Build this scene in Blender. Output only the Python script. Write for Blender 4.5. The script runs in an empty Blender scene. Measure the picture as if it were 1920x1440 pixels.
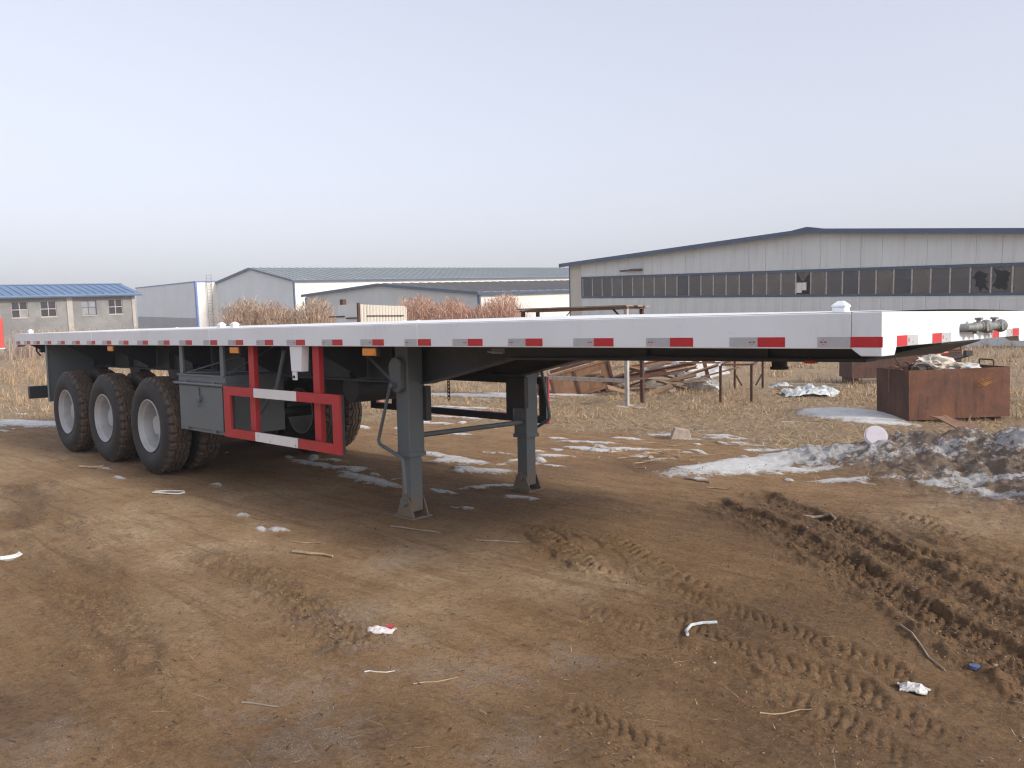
import bpy, bmesh, math, random
import numpy as np
from mathutils import Matrix, Vector

random.seed(7)
rng = np.random.default_rng(11)
R = math.radians
SC = bpy.context.scene
COL = SC.collection

# ------------------------------------------------------------------ camera
cam = bpy.data.cameras.new('camera')
cam.lens = 28.63
cam.sensor_fit = 'HORIZONTAL'
cam.sensor_width = 36.0
cam.clip_start = 0.05
cam.clip_end = 3000
camera = bpy.data.objects.new('camera', cam)
COL.objects.link(camera)
cr = Vector((0.720116, 0.693563, -0.020091))
cu = Vector((-0.034976, 0.065203, 0.997259))
cf = Vector((-0.692972, 0.717439, -0.071211))
cm = Matrix((cr, cu, -cf)).transposed().to_4x4()
cm.translation = Vector((1.2557, -3.5413, 1.5272))
camera.matrix_world = cm
SC.camera = camera

# ------------------------------------------------------------------ sky and sun
SUN_EL, SUN_AZ = R(27), R(5)          # azimuth measured from +X towards +Y
world = bpy.data.worlds.new('World')
SC.world = world
world.use_nodes = True
wn = world.node_tree
bg = wn.nodes['Background']
sky = wn.nodes.new('ShaderNodeTexSky')
sky.sky_type = 'NISHITA'
sky.sun_disc = False
sky.sun_elevation = SUN_EL
sky.sun_rotation = R(90) - SUN_AZ
sky.altitude = 50
sky.air_density = 1.0
sky.dust_density = 3.9
sky.ozone_density = 1.5
hsv = wn.nodes.new('ShaderNodeHueSaturation')
hsv.inputs['Saturation'].default_value = 0.50
even = wn.nodes.new('ShaderNodeGamma')          # thick even haze: the whole sky's contrast is flattened
even.inputs[1].default_value = 0.52
wn.links.new(sky.outputs[0], even.inputs[0])
wn.links.new(even.outputs[0], hsv.inputs['Color'])
wb = wn.nodes.new('ShaderNodeMix'); wb.data_type = 'RGBA'; wb.blend_type = 'MULTIPLY'
wb.inputs[0].default_value = 1.0; wb.inputs[7].default_value = (1.0, .985, 1.06, 1)      # the camera's cool white balance
wn.links.new(hsv.outputs[0], wb.inputs[6])
wn.links.new(wb.outputs[2], bg.inputs[0])
bg.inputs[1].default_value = 0.15
sl = bpy.data.lights.new('sun', 'SUN')
sl.energy = 1.22
sl.angle = R(9.0)
sl.color = (1.0, 0.93, 0.84)
sun = bpy.data.objects.new('sun', sl)
COL.objects.link(sun)
sd = Vector((math.cos(SUN_EL) * math.cos(SUN_AZ), math.cos(SUN_EL) * math.sin(SUN_AZ), math.sin(SUN_EL)))
sun.rotation_euler = sd.to_track_quat('Z', 'Y').to_euler()
sun.location = sd * 60
SC.view_settings.view_transform = 'Standard'
SC.view_settings.look = 'None'
SC.view_settings.gamma = 1.0
SC.view_settings.use_curve_mapping = False
SC.view_settings.exposure = 1.60
SC.render.engine = 'CYCLES'
SC.cycles.max_bounces = 6
SC.cycles.transparent_max_bounces = 12
SC.cycles.volume_bounces = 0
SC.cycles.use_denoising = True
SC.cycles.filter_width = 1.2

# ------------------------------------------------------------------ helpers
class MB:
    """collects shapes in world coordinates; build() links them as ONE mesh object"""
    def __init__(self):
        self.v, self.f = [], []
    def add(self, vs, fs):
        o = len(self.v)
        self.v += [tuple(x) for x in vs]
        self.f += [tuple(i + o for i in q) for q in fs]
        return self
    def box(self, c, s, rot=None):
        hx, hy, hz = s[0] / 2, s[1] / 2, s[2] / 2
        vs = [Vector((x, y, z)) for x in (-hx, hx) for y in (-hy, hy) for z in (-hz, hz)]
        if rot is not None:
            vs = [rot @ q for q in vs]
        c = Vector(c)
        return self.add([q + c for q in vs], [(0, 1, 3, 2), (4, 6, 7, 5), (0, 4, 5, 1), (2, 3, 7, 6), (0, 2, 6, 4), (1, 5, 7, 3)])
    def b(self, x0, x1, y0, y1, z0, z1):
        return self.box(((x0 + x1) / 2, (y0 + y1) / 2, (z0 + z1) / 2), (abs(x1 - x0), abs(y1 - y0), abs(z1 - z0)))
    def prism(self, pts, d):
        """polygon of 3D points, thickened by the vector d"""
        n = len(pts)
        a = [Vector(q) for q in pts]
        d = Vector(d)
        nor = Vector((0, 0, 0))
        for i in range(n):
            nor += (a[i] - a[0]).cross(a[(i + 1) % n] - a[0])
        if nor.dot(d) > 0:
            a.reverse()
        fs = [tuple(range(n)), tuple(range(2 * n - 1, n - 1, -1))]
        fs += [(i, i + n, (i + 1) % n + n, (i + 1) % n) for i in range(n)]
        return self.add(a + [q + d for q in a], fs)
    def tube(self, path, r, n=8, r2=None, cap=True):
        path = [Vector(q) for q in path]
        m = len(path)
        vs, fs = [], []
        t = (path[1] - path[0]).normalized()
        ref = Vector((0, 0, 1)) if abs(t.z) < .9 else Vector((1, 0, 0))
        side = t.cross(ref).normalized()
        for i in range(m):
            if i == 0: t = path[1] - path[0]
            elif i == m - 1: t = path[-1] - path[-2]
            else: t = (path[i + 1] - path[i]).normalized() + (path[i] - path[i - 1]).normalized()
            t.normalize()
            side = (side - t * side.dot(t)).normalized()
            up = t.cross(side)
            rr = r if r2 is None else r + (r2 - r) * i / (m - 1)
            for k in range(n):
                a = 2 * math.pi * k / n
                vs.append(path[i] + (side * math.cos(a) + up * math.sin(a)) * rr)
        for i in range(m - 1):
            for k in range(n):
                fs.append((i * n + k, i * n + (k + 1) % n, (i + 1) * n + (k + 1) % n, (i + 1) * n + k))
        if cap:
            fs.append(tuple(range(n - 1, -1, -1)))
            fs.append(tuple((m - 1) * n + k for k in range(n)))
        return self.add(vs, fs)
    def lathe(self, prof, n, c=(0, 0, 0), fn=None):
        """profile of (y, r) turned about the Y axis"""
        vs, fs = [], []
        m = len(prof)
        for j in range(n):
            a = 2 * math.pi * j / n
            for i, (y, r) in enumerate(prof):
                if fn: y, r, da = fn(i, j, y, r)
                else: da = 0
                vs.append((c[0] + r * math.cos(a + da), c[1] + y, c[2] + r * math.sin(a + da)))
        for j in range(n):
            k = (j + 1) % n
            for i in range(m - 1):
                fs.append((j * m + i, k * m + i, k * m + i + 1, j * m + i + 1))
        return self.add(vs, fs)
    def mesh(self, name, off=(0, 0, 0)):
        me = bpy.data.meshes.new(name)
        ox, oy, oz = off
        me.from_pydata([(x - ox, y - oy, z - oz) for x, y, z in self.v], [], self.f)
        me.validate()
        return me
    def build(self, name, m, parent=None, bevel=0.0, smooth=False, off=None):
        if off is None:
            off = parent_off(parent)
        me = self.mesh(name, off)
        return link(name, me, m, parent, bevel, smooth)

OFF = {}
def parent_off(p):
    if p is None: return (0, 0, 0)
    return OFF.get(p.name, (0, 0, 0))

def link(name, me, m, parent=None, bevel=0.0, smooth=False):
    o = bpy.data.objects.new(name, me)
    COL.objects.link(o)
    if m is not None and not me.materials:
        me.materials.append(m)
    if parent is not None:
        o.parent = parent
        OFF[o.name] = parent_off(parent)
    if smooth:
        me.shade_smooth()
        try: me.set_sharp_from_angle(angle=R(38))
        except Exception: pass
    if bevel:
        b = o.modifiers.new('bevel', 'BEVEL')
        b.width = bevel; b.segments = 2; b.limit_method = 'ANGLE'; b.angle_limit = R(40)
    return o

def tag(o, label, cat, group=None, kind=None):
    if label: o['label'] = label
    if cat: o['category'] = cat
    if group: o['group'] = group
    if kind: o['kind'] = kind
    return o

def thing(name, loc, label, cat, group=None, rot=None):
    """an Empty at the thing's base; child meshes given in world coordinates (no rotation) or local ones (rotated)"""
    o = bpy.data.objects.new(name, None)
    COL.objects.link(o)
    o.empty_display_size = .2
    o.location = loc
    if rot is not None:
        o.rotation_euler = rot
        OFF[o.name] = (0, 0, 0)
    else:
        OFF[o.name] = tuple(loc)
    return tag(o, label, cat, group)

def inst(name, me, parent, loc, rot=(0, 0, 0), mat=None):
    """another object of a shared mesh; loc is in the parent's own coordinates"""
    o = bpy.data.objects.new(name, me)
    COL.objects.link(o)
    o.parent = parent
    o.location = loc
    o.rotation_euler = rot
    if mat is not None and not me.materials: me.materials.append(mat)
    return o

def solo(name, mb, m, label, cat, group=None, bevel=0, smooth=False, loc=None):
    """a thing that is one mesh, its origin at loc"""
    loc = loc or mb.v[0]
    me = mb.mesh(name, loc)
    o = link(name, me, m, None, bevel, smooth)
    o.location = loc
    return tag(o, label, cat, group)

# ------------------------------------------------------------------ materials
def nodes(name):
    m = bpy.data.materials.new(name)
    m.use_nodes = True
    nt = m.node_tree
    return m, nt, nt.nodes['Principled BSDF']
def N(nt, t, **kw):
    n = nt.nodes.new(t)
    for k, v in kw.items():
        if k in n.inputs: n.inputs[k].default_value = v
        else: setattr(n, k, v)
    return n
def noise(nt, co, scale, detail=4, rough=.6, dist=0.0):
    n = N(nt, 'ShaderNodeTexNoise', Scale=scale, Detail=detail, Roughness=rough, Distortion=dist)
    nt.links.new(co, n.inputs['Vector'])
    return n.outputs['Fac']
def ramp(nt, fac, a, b, ca=(0, 0, 0, 1), cb=(1, 1, 1, 1)):
    n = nt.nodes.new('ShaderNodeValToRGB')
    n.color_ramp.elements[0].position = a; n.color_ramp.elements[0].color = ca
    n.color_ramp.elements[1].position = b; n.color_ramp.elements[1].color = cb
    nt.links.new(fac, n.inputs[0])
    return n.outputs[0]
def mixc(nt, fac, a, b, mode='MIX'):
    n = nt.nodes.new('ShaderNodeMix')
    n.data_type = 'RGBA'; n.blend_type = mode
    for s, v in ((n.inputs[0], fac), (n.inputs[6], a), (n.inputs[7], b)):
        if hasattr(v, 'is_linked'): nt.links.new(v, s)
        elif isinstance(v, (int, float)): s.default_value = v
        else: s.default_value = (*v[:3], 1)
    return n.outputs[2]
def math_(nt, op, a, b=None, c=None, clamp=False):
    n = nt.nodes.new('ShaderNodeMath'); n.operation = op; n.use_clamp = clamp
    for i, v in enumerate((a, b, c)):
        if v is None: continue
        if hasattr(v, 'is_linked'): nt.links.new(v, n.inputs[i])
        else: n.inputs[i].default_value = v
    return n.outputs[0]
def bump(nt, bs, h, dist, strength=1.0, prev=None):
    n = N(nt, 'ShaderNodeBump', Strength=strength, Distance=dist)
    nt.links.new(h, n.inputs['Height'])
    if prev is not None: nt.links.new(prev, n.inputs['Normal'])
    nt.links.new(n.outputs[0], bs.inputs['Normal'])
    return n.outputs[0]
def coords(nt, which='Object', scale=None):
    tc = nt.nodes.new('ShaderNodeTexCoord')
    if scale is None: return tc.outputs[which]
    mp = nt.nodes.new('ShaderNodeMapping')
    mp.inputs['Scale'].default_value = scale
    nt.links.new(tc.outputs[which], mp.inputs[0])
    return mp.outputs[0]

def paint(name, col, rough=.45, dirt=(.16, .12, .08), amount=.35, scale=6, streak=True, metallic=0.0, bumpd=.0008, splash=0.0, chips=.0, wave=.0):
    """painted metal with uneven gloss, faint dust and vertical streaks"""
    m, nt, bs = nodes(name)
    co = coords(nt)
    n1 = noise(nt, co, scale, 6, .65)
    f = ramp(nt, n1, .5, .78)
    if streak:
        n2 = noise(nt, coords(nt, 'Object', (9, 9, .9)), 3, 4, .6)
        f = math_(nt, 'MULTIPLY', f, ramp(nt, n2, .35, .7))
    f = math_(nt, 'MULTIPLY', f, amount)
    n3 = noise(nt, co, scale * .35, 3)
    base = mixc(nt, ramp(nt, n3, .3, .7), [c * .93 for c in col], [min(1, c * 1.05) for c in col])
    base = mixc(nt, f, base, dirt)
    if splash:
        sp_ = N(nt, 'ShaderNodeSeparateXYZ'); nt.links.new(co, sp_.inputs[0])
        low = math_(nt, 'MULTIPLY_ADD', sp_.outputs[2], -1.0 / splash, 1.0, clamp=True)
        n4 = noise(nt, co, 22, 7, .75)
        k = ramp(nt, math_(nt, 'ADD', math_(nt, 'MULTIPLY', low, .40), n4), .74, .84)
        base = mixc(nt, math_(nt, 'MULTIPLY', k, .8), base, (.20, .14, .085))
    n5 = noise(nt, co, 55, 3, .6)
    base = mixc(nt, math_(nt, 'MULTIPLY', ramp(nt, n5, .66, .72), chips), base, (.10, .05, .03))
    nt.links.new(base, bs.inputs['Base Color'])
    rr = math_(nt, 'MULTIPLY_ADD', n1, .3, rough - .12)
    nt.links.new(rr, bs.inputs['Roughness'])
    bs.inputs['Metallic'].default_value = metallic
    p = None
    if wave: p = bump(nt, bs, noise(nt, co, 2.2, 2), wave, 1.0)
    if bumpd: bump(nt, bs, noise(nt, co, 14, 3), bumpd, .5, p)
    return m

def rusty(name, a=(.062, .024, .013), b=(.150, .056, .024), c=(.038, .018, .012), scale=3.0):
    m, nt, bs = nodes(name)
    co = coords(nt)
    n1 = noise(nt, co, scale, 8, .68, .4)
    n2 = noise(nt, co, scale * 7, 6, .7)
    n3 = noise(nt, coords(nt, 'Object', (4, 4, .6)), scale, 5, .6)
    col = mixc(nt, ramp(nt, n1, .35, .68), a, b)
    col = mixc(nt, ramp(nt, n3, .52, .75), col, c)
    col = mixc(nt, ramp(nt, n2, .6, .8), col, (.28, .12, .05))
    nt.links.new(col, bs.inputs['Base Color'])
    bs.inputs['Roughness'].default_value = .8
    bump(nt, bs, n2, .004, .6)
    return m

def plain(name, col, rough=.7, var=.2, scale=5, bumpd=.0, bscale=30, metallic=0.0):
    m, nt, bs = nodes(name)
    co = coords(nt)
    n1 = noise(nt, co, scale, 6, .65)
    nt.links.new(mixc(nt, ramp(nt, n1, .3, .7), [q * (1 - var) for q in col], [min(.95, q * (1 + var)) for q in col]), bs.inputs['Base Color'])
    bs.inputs['Roughness'].default_value = rough
    bs.inputs['Metallic'].default_value = metallic
    if bumpd: bump(nt, bs, noise(nt, co, bscale, 5), bumpd, .7)
    return m

M = {}
M['white'] = paint('trailer_white_paint', (.80, .85, .89), .38, (.35, .31, .26), .35, 2.5, wave=.006, chips=.12)
M['grey'] = paint('chassis_grey_paint', (.125, .152, .168), .42, (.20, .16, .12), .6, 5, splash=.6, chips=.35)
M['dark'] = paint('underside_shaded_grey', (.040, .046, .052), .5, (.14, .11, .08), .5, 5)  # chassis grey darkened, so the colour carries the shade underneath
M['red'] = paint('guard_red_paint', (.46, .022, .03), .38, (.2, .12, .08), .55, 6, splash=.95, chips=.35)
M['gwhite'] = paint('guard_white_paint', (.78, .78, .78), .42, (.3, .25, .2), .5, 6, splash=.95, chips=.3)
M['tape_red'] = plain('reflective_tape_red', (.50, .018, .025), .32, .12, 40)
M['tape_silver'] = plain('reflective_tape_silver', (.44, .46, .48), .3, .1, 40)
M['print'] = plain('tape_print', (.42, .06, .05), .6)
M['amber'] = plain('amber_lens', (.75, .27, .03), .25, .15, 20)
M['steel'] = plain('dull_steel', (.20, .20, .195), .6, .4, 25, metallic=.25)
M['rim'] = paint('rim_silver_paint', (.40, .415, .43), .45, (.25, .2, .15), .5, 7, streak=False)
M['black'] = plain('black_rubber_part', (.022, .022, .024), .6, .2)
M['rust'] = rusty('rusty_steel')
M['rust_dark'] = rusty('dark_rusty_steel', (.05, .022, .014), (.11, .045, .022), (.03, .015, .011))
M['rust_brown'] = rusty('brown_rusty_sheet', (.14, .075, .042), (.25, .13, .07), (.09, .045, .026), 4)
M['worn_post'] = rusty('worn_pale_post', (.34, .32, .29), (.48, .46, .43), (.22, .14, .09), 6)
M['wood'] = plain('weathered_wood', (.33, .24, .15), .85, .35, 9, .003)
M['greywood'] = plain('grey_weathered_wood', (.27, .22, .17), .85, .35, 9, .003)
M['paper'] = plain('white_paper', (.54, .53, .51), .8, .28, 14)
M['sack'] = plain('dirty_white_sack', (.55, .50, .42), .85, .3, 7, .004, 22)
M['timber'] = plain('broken_brown_timber', (.22, .14, .085), .85, .45, 5, .004)
M['stone'] = plain('tan_stone', (.34, .28, .22), .9, .25, 9, .01, 25)
M['tarp'] = plain('crumpled_grey_tarp', (.42, .45, .46), .6, .55, 8, .004, 20)
M['glass'] = None

def tyre_mat():
    m, nt, bs = nodes('muddy_tyre_rubber')
    co = coords(nt)
    sep = N(nt, 'ShaderNodeSeparateXYZ'); nt.links.new(co, sep.inputs[0])
    r2 = math_(nt, 'ADD', math_(nt, 'MULTIPLY', sep.outputs[0], sep.outputs[0]), math_(nt, 'MULTIPLY', sep.outputs[2], sep.outputs[2]))
    rad = math_(nt, 'SQRT', r2)
    n1 = noise(nt, co, 9, 6, .7)
    n2 = noise(nt, co, 40, 4, .7)
    mud = math_(nt, 'ADD', math_(nt, 'MULTIPLY', math_(nt, 'SUBTRACT', rad, .487), 15.0), math_(nt, 'MULTIPLY_ADD', n1, 1.6, -.62))
    mud = math_(nt, 'MULTIPLY', mud, ramp(nt, n2, .25, .6), clamp=True)
    side = math_(nt, 'MULTIPLY', ramp(nt, n1, .5, .8), .22)
    col = mixc(nt, side, (.020, .020, .022), (.10, .075, .055))
    col = mixc(nt, math_(nt, 'MULTIPLY', mud, .85, clamp=True), col, (.155, .105, .062))
    nt.links.new(col, bs.inputs['Base Color'])
    bs.inputs['Roughness'].default_value = .68
    bump(nt, bs, n2, .004, .6)
    return m
M['tyre'] = tyre_mat()

def glass_mat(name, dust=(.12, .115, .11), mixf=.62):
    """dusty pane: part clear, part dirty reflecting surface"""
    m, nt, bs = nodes(name)
    co = coords(nt)
    n1 = noise(nt, co, 1.2, 5, .6)
    nt.links.new(mixc(nt, ramp(nt, n1, .3, .7), [q * .7 for q in dust], [q * 1.25 for q in dust]), bs.inputs['Base Color'])
    bs.inputs['Roughness'].default_value = .25
    tr = N(nt, 'ShaderNodeBsdfTransparent')
    mx = N(nt, 'ShaderNodeMixShader')
    mx.inputs[0].default_value = mixf
    nt.links.new(tr.outputs[0], mx.inputs[1]); nt.links.new(bs.outputs[0], mx.inputs[2])
    nt.links.new(mx.outputs[0], nt.nodes['Material Output'].inputs[0])
    return m
M['glass'] = glass_mat('dusty_window_glass')
M['glass_b'] = glass_mat('brownish_dusty_glass', (.16, .145, .125), .72)
M['glass_c'] = glass_mat('grey_dusty_glass', (.10, .105, .115), .5)
M['glass_pale'] = glass_mat('pale_sky_glass', (.33, .33, .34), .8)  # lighter panes: sky showing in the glass is put into their colour
M['glass_dark'] = glass_mat('dark_window_glass', (.035, .037, .042), .8)

def cladding(name, col, rust=.3):
    """sheet steel wall: fine ribs as relief, rain streaks and stains in the colour"""
    m, nt, bs = nodes(name)
    co = coords(nt)
    n1 = noise(nt, coords(nt, 'Object', (1.6, 1.6, .12)), 1.5, 7, .65)
    n2 = noise(nt, co, .35, 4)
    c = mixc(nt, ramp(nt, n2, .3, .7), [q * .93 for q in col], [q * 1.04 for q in col])
    c = mixc(nt, math_(nt, 'MULTIPLY', ramp(nt, n1, .5, .8), rust), c, (.30, .25, .18))
    nt.links.new(c, bs.inputs['Base Color'])
    bs.inputs['Roughness'].default_value = .55
    return m
M['clad_grey'] = cladding('grey_white_cladding', (.67, .71, .72), .45)
M['clad_cream'] = cladding('cream_cladding', (.56, .53, .46), .35)
M['clad_white'] = cladding('white_cladding', (.80, .78, .72), .1)
M['clad_blue'] = cladding('pale_blue_grey_cladding', (.70, .76, .79), .12)
M['band_grey'] = cladding('grey_plinth_cladding', (.30, .31, .33), .2)
M['shed_grey'] = cladding('mid_grey_cladding', (.60, .645, .66), .15)
M['trim_navy'] = plain('navy_trim', (.045, .080, .145), .5, .15, 2)
M['trim_blue'] = plain('bright_blue_trim', (.10, .19, .50), .5, .1, 2)
M['roof_green'] = plain('grey_green_roof_sheet', (.20, .235, .24), .5, .15, .4)
M['roof_brown'] = plain('grey_brown_roof_sheet', (.19, .18, .175), .55, .15, .4)
M['roof_blue'] = plain('blue_roof_sheet', (.115, .20, .34), .5, .12, .5)
M['mullion'] = plain('pale_mullion', (.42, .38, .36), .6, .25, 8)
M['interior'] = plain('dim_interior_wall', (.22, .21, .2), .9, .2, .6)
M['truck_red'] = plain('truck_red_paint', (.55, .05, .035), .4, .1, 3)

def concrete_mat():
    m, nt, bs = nodes('grey_cement_render')
    co = coords(nt)
    n1 = noise(nt, co, .55, 7, .62, .5)
    n2 = noise(nt, co, 5, 6, .7)
    c = mixc(nt, ramp(nt, n1, .35, .65), (.165, .165, .165), (.25, .245, .235))
    c = mixc(nt, math_(nt, 'MULTIPLY', ramp(nt, n2, .5, .75), .35), c, (.40, .37, .33))
    nt.links.new(c, bs.inputs['Base Color'])
    bs.inputs['Roughness'].default_value = .9
    bump(nt, bs, n2, .02, .5)
    return m
M['cement'] = concrete_mat()
M['cement_pale'] = plain('pale_concrete_column', (.40, .37, .33), .9, .15, 1.5)

def blade_mat(name):
    m, nt, bs = nodes(name)
    at = N(nt, 'ShaderNodeAttribute', attribute_name='tint')
    nt.links.new(at.outputs['Color'], bs.inputs['Base Color'])
    bs.inputs['Roughness'].default_value = .75
    return m
M['blade'] = blade_mat('dry_grass_blade')

# ------------------------------------------------------------------ ground
def vn(x, y, seed=0):
    xi, yi = np.floor(x), np.floor(y)
    fx, fy = x - xi, y - yi
    fx = fx * fx * fx * (fx * (fx * 6 - 15) + 10); fy = fy * fy * fy * (fy * (fy * 6 - 15) + 10)
    def h(i, j):
        v = np.sin(i * 127.1 + j * 311.7 + seed * 74.7) * 43758.5453
        return v - np.floor(v)
    a = h(xi, yi) * (1 - fx) + h(xi + 1, yi) * fx
    b = h(xi, yi + 1) * (1 - fx) + h(xi + 1, yi + 1) * fx
    return (a * (1 - fy) + b * fy) * 2 - 1
def fbm(x, y, octv=4, seed=0, gain=.5):
    s, a, t = 0, 1.0, 0
    for k in range(octv):
        c, sn = math.cos(.6 * k), math.sin(.6 * k)
        s = s + a * vn((x * c - y * sn) * 2 ** k + 13.7 * k, (x * sn + y * c) * 2 ** k - 7.1 * k, seed + k)
        t += a; a *= gain
    return s / t
def sstep(a, b, x):
    t = np.clip((x - a) / (b - a), 0, 1)
    return t * t * (3 - 2 * t)

# tracks: points, half width, depth (negative sinks), berm height, lug height, lug pitch, roughness
TRACKS = [
    ([(-2.5, 2.68), (-1.84, 2.3), (-1.21, 1.88), (-.68, 1.47), (-.28, 1.11), (.05, .81), (.46, .38), (1.0, -.25)], .13, -.034, .034, .024, .075, 1.3),
    ([(-2.38, 3.22), (-1.78, 2.84), (-1.19, 2.39), (-.74, 2.0), (-.21, 1.54), (.31, 1.13), (1.1, .45)], .11, -.028, .034, .016, .08, 1.3),
    ([(-1.41, 3.14), (-1.04, 2.94), (-.69, 2.69), (-.34, 2.42), (.08, 2.21), (.9, 1.75)], .15, .012, .026, .032, .09, .4),
    ([(-1.6, 2.74), (-.93, 2.3), (-.56, 2.06), (-.19, 1.9), (.19, 1.69), (.9, 1.3)], .10, -.018, .032, .014, .08, 1.3),
    ([(-3.15, .9), (-2.72, .82), (-2.33, .67), (-1.92, .45), (-1.6, .36)], .10, .016, .018, .028, .085, .6),
    ([(-2.99, 1.13), (-2.54, .97), (-2.12, .76)], .08, .012, .012, .024, .07, .8),
    ([(-2.5, 1.19), (-2.09, .96), (-1.77, .81), (-1.45, .63), (-1.22, .56), (-.8, .45)], .10, .014, .008, .034, .085, .22),
    ([(-4.3, -1.0), (-3.68, -1.03), (-3.23, -1.09), (-2.74, -1.17), (-2.18, -1.27), (-1.75, -1.36)], .09, .012, .012, .010, .06, 1.3),
    ([(-8.5, -1.06), (-7.11, -1.29), (-5.82, -1.73)], .12, -.02, .025, .01, .08, .8),
    ([(-8.35, -.94), (-6.41, -1.28), (-5.01, -1.64), (-3.94, -1.83), (-2.9, -2.04), (-2.3, -2.18)], .14, -.018, .022, .012, .08, .8),
    ([(-5.95, -1.84), (-4.77, -1.95), (-3.56, -2.1), (-2.5, -2.28)], .12, -.015, .018, .010, .08, .7),
    ([(-1.92, -.11), (-1.32, -.28), (-.69, -.37), (-.1, -.54), (.5, -.78)], .12, -.012, .014, .014, .065, .45),
    ([(-1.4, -.03), (-.86, -.08), (-.39, -.18), (.02, -.31), (.5, -.52)], .10, -.012, .014, .014, .065, .45),
    ([(-1.87, .49), (-1.12, .33), (-.51, .23), (-.01, .0), (.4, -.2)], .10, -.015, .014, .012, .06, .35),
    ([(-.95, -1.15), (-.54, -1.2), (-.1, -1.22), (.4, -1.25)], .10, -.012, .012, .014, .06, .4),
]
def track_fields(x, y):
    dz = np.zeros_like(x); rough = np.zeros_like(x); wet = np.zeros_like(x)
    wob = fbm(x * 1.7, y * 1.7, 3, 5) * .07 + fbm(x * 6, y * 6, 3, 15) * .045
    for ti, (pts, hw, dep, berm, lug, pitch, rg) in enumerate(TRACKS):
        P = np.array(pts)
        lo, hi = P.min(0) - .8, P.max(0) + .8
        idx = np.nonzero((x > lo[0]) & (x < hi[0]) & (y > lo[1]) & (y < hi[1]))[0]
        if len(idx) == 0: continue
        X, Y = x[idx], y[idx]
        best = np.full(len(idx), 9.0); lat = np.zeros(len(idx)); arc = np.zeros(len(idx)); fade = np.ones(len(idx))
        acc = 0; total = np.linalg.norm(np.diff(P, axis=0), axis=1).sum()
        for a, b in zip(P[:-1], P[1:]):
            d = b - a; L = np.linalg.norm(d); t = np.clip(((X - a[0]) * d[0] + (Y - a[1]) * d[1]) / L ** 2, 0, 1)
            ex, ey = X - a[0] - t * d[0], Y - a[1] - t * d[1]
            dd = np.hypot(ex, ey); s = np.sign(d[0] * ey - d[1] * ex)
            k = dd < best
            best[k] = dd[k]; lat[k] = (s * dd)[k]; arc[k] = (acc + t * L)[k]
            acc += L
        fade = sstep(0, .35, arc) * sstep(0, .35, total - arc)
        l = lat + wob[idx]
        al = np.abs(l)
        core = 1 - sstep(hw * .75, hw * 1.1, al)
        br = np.exp(-((al - hw * 1.35) / (hw * .35)) ** 2)
        brk = np.clip(.55 + .95 * fbm(X * 3.4, Y * 3.4, 4, 40 + ti, .6), 0, 1.5)
        lugs = sstep(.28, .72, np.abs(np.sin((arc + al * .8 + .25 * wob[idx]) * math.pi / pitch)))
        lugk = np.clip(.6 + 1.1 * fbm(X * 1.9, Y * 1.9, 2, 70 + ti), 0, 1)
        dz[idx] += .78 * fade * (core * dep * (.8 + .4 * brk) + br * berm * np.clip(brk, 0, 1.3) + core * lug * lugs * lugk)
        near = np.exp(-(al / (hw * 2.0)) ** 2) * fade
        rough[idx] = np.maximum(rough[idx], near * rg)
        wet[idx] = np.maximum(wet[idx], near * (1.0 if dep < -.019 else .45))
    return dz, rough, wet

RIDGE = np.array([(-3.0, 4.75), (-2.45, 5.1), (-1.6, 5.45), (-.6, 5.35), (.6, 5.2), (2.2, 5.4), (4.5, 6.2)])
RIDGE_H = np.array([0, .09, .26, .37, .46, .50, .36])
RIDGE_W = np.array([.35, .55, .95, 1.35, 1.75, 1.9, 1.9])
def mound_fields(x, y):
    m = np.zeros_like(x); h = np.zeros_like(x)
    idx = np.nonzero((x > -5) & (x < 8) & (y > 2) & (y < 10))[0]
    X, Y = x[idx], y[idx]
    best = np.full(len(idx), 9.0); hh = np.zeros(len(idx))
    for i in range(len(RIDGE) - 1):
        a, b = RIDGE[i], RIDGE[i + 1]; d = b - a; L = np.linalg.norm(d)
        t = np.clip(((X - a[0]) * d[0] + (Y - a[1]) * d[1]) / L ** 2, 0, 1)
        dd = np.hypot(X - a[0] - t * d[0], Y - a[1] - t * d[1]) / (RIDGE_W[i] + t * (RIDGE_W[i + 1] - RIDGE_W[i]))
        k = dd < best
        best[k] = dd[k]; hh[k] = (RIDGE_H[i] + t * (RIDGE_H[i + 1] - RIDGE_H[i]))[k]
    g = np.exp(-(best * 1.15) ** 2 * 1.2)
    m[idx] = np.clip(1.5 * np.exp(-(best * .95) ** 4), 0, 1) * sstep(0, .08, hh)
    n = fbm(X * 2.2, Y * 2.2, 4, 21)
    rn = 1 - np.abs(fbm(X * 4.5, Y * 4.5, 4, 33)) * 2
    h[idx] = hh * g * (1 + .4 * n) + m[idx] * rn * .055 + m[idx] * fbm(X * 12, Y * 12, 4, 61, .7) * .040
    return m, h

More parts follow.
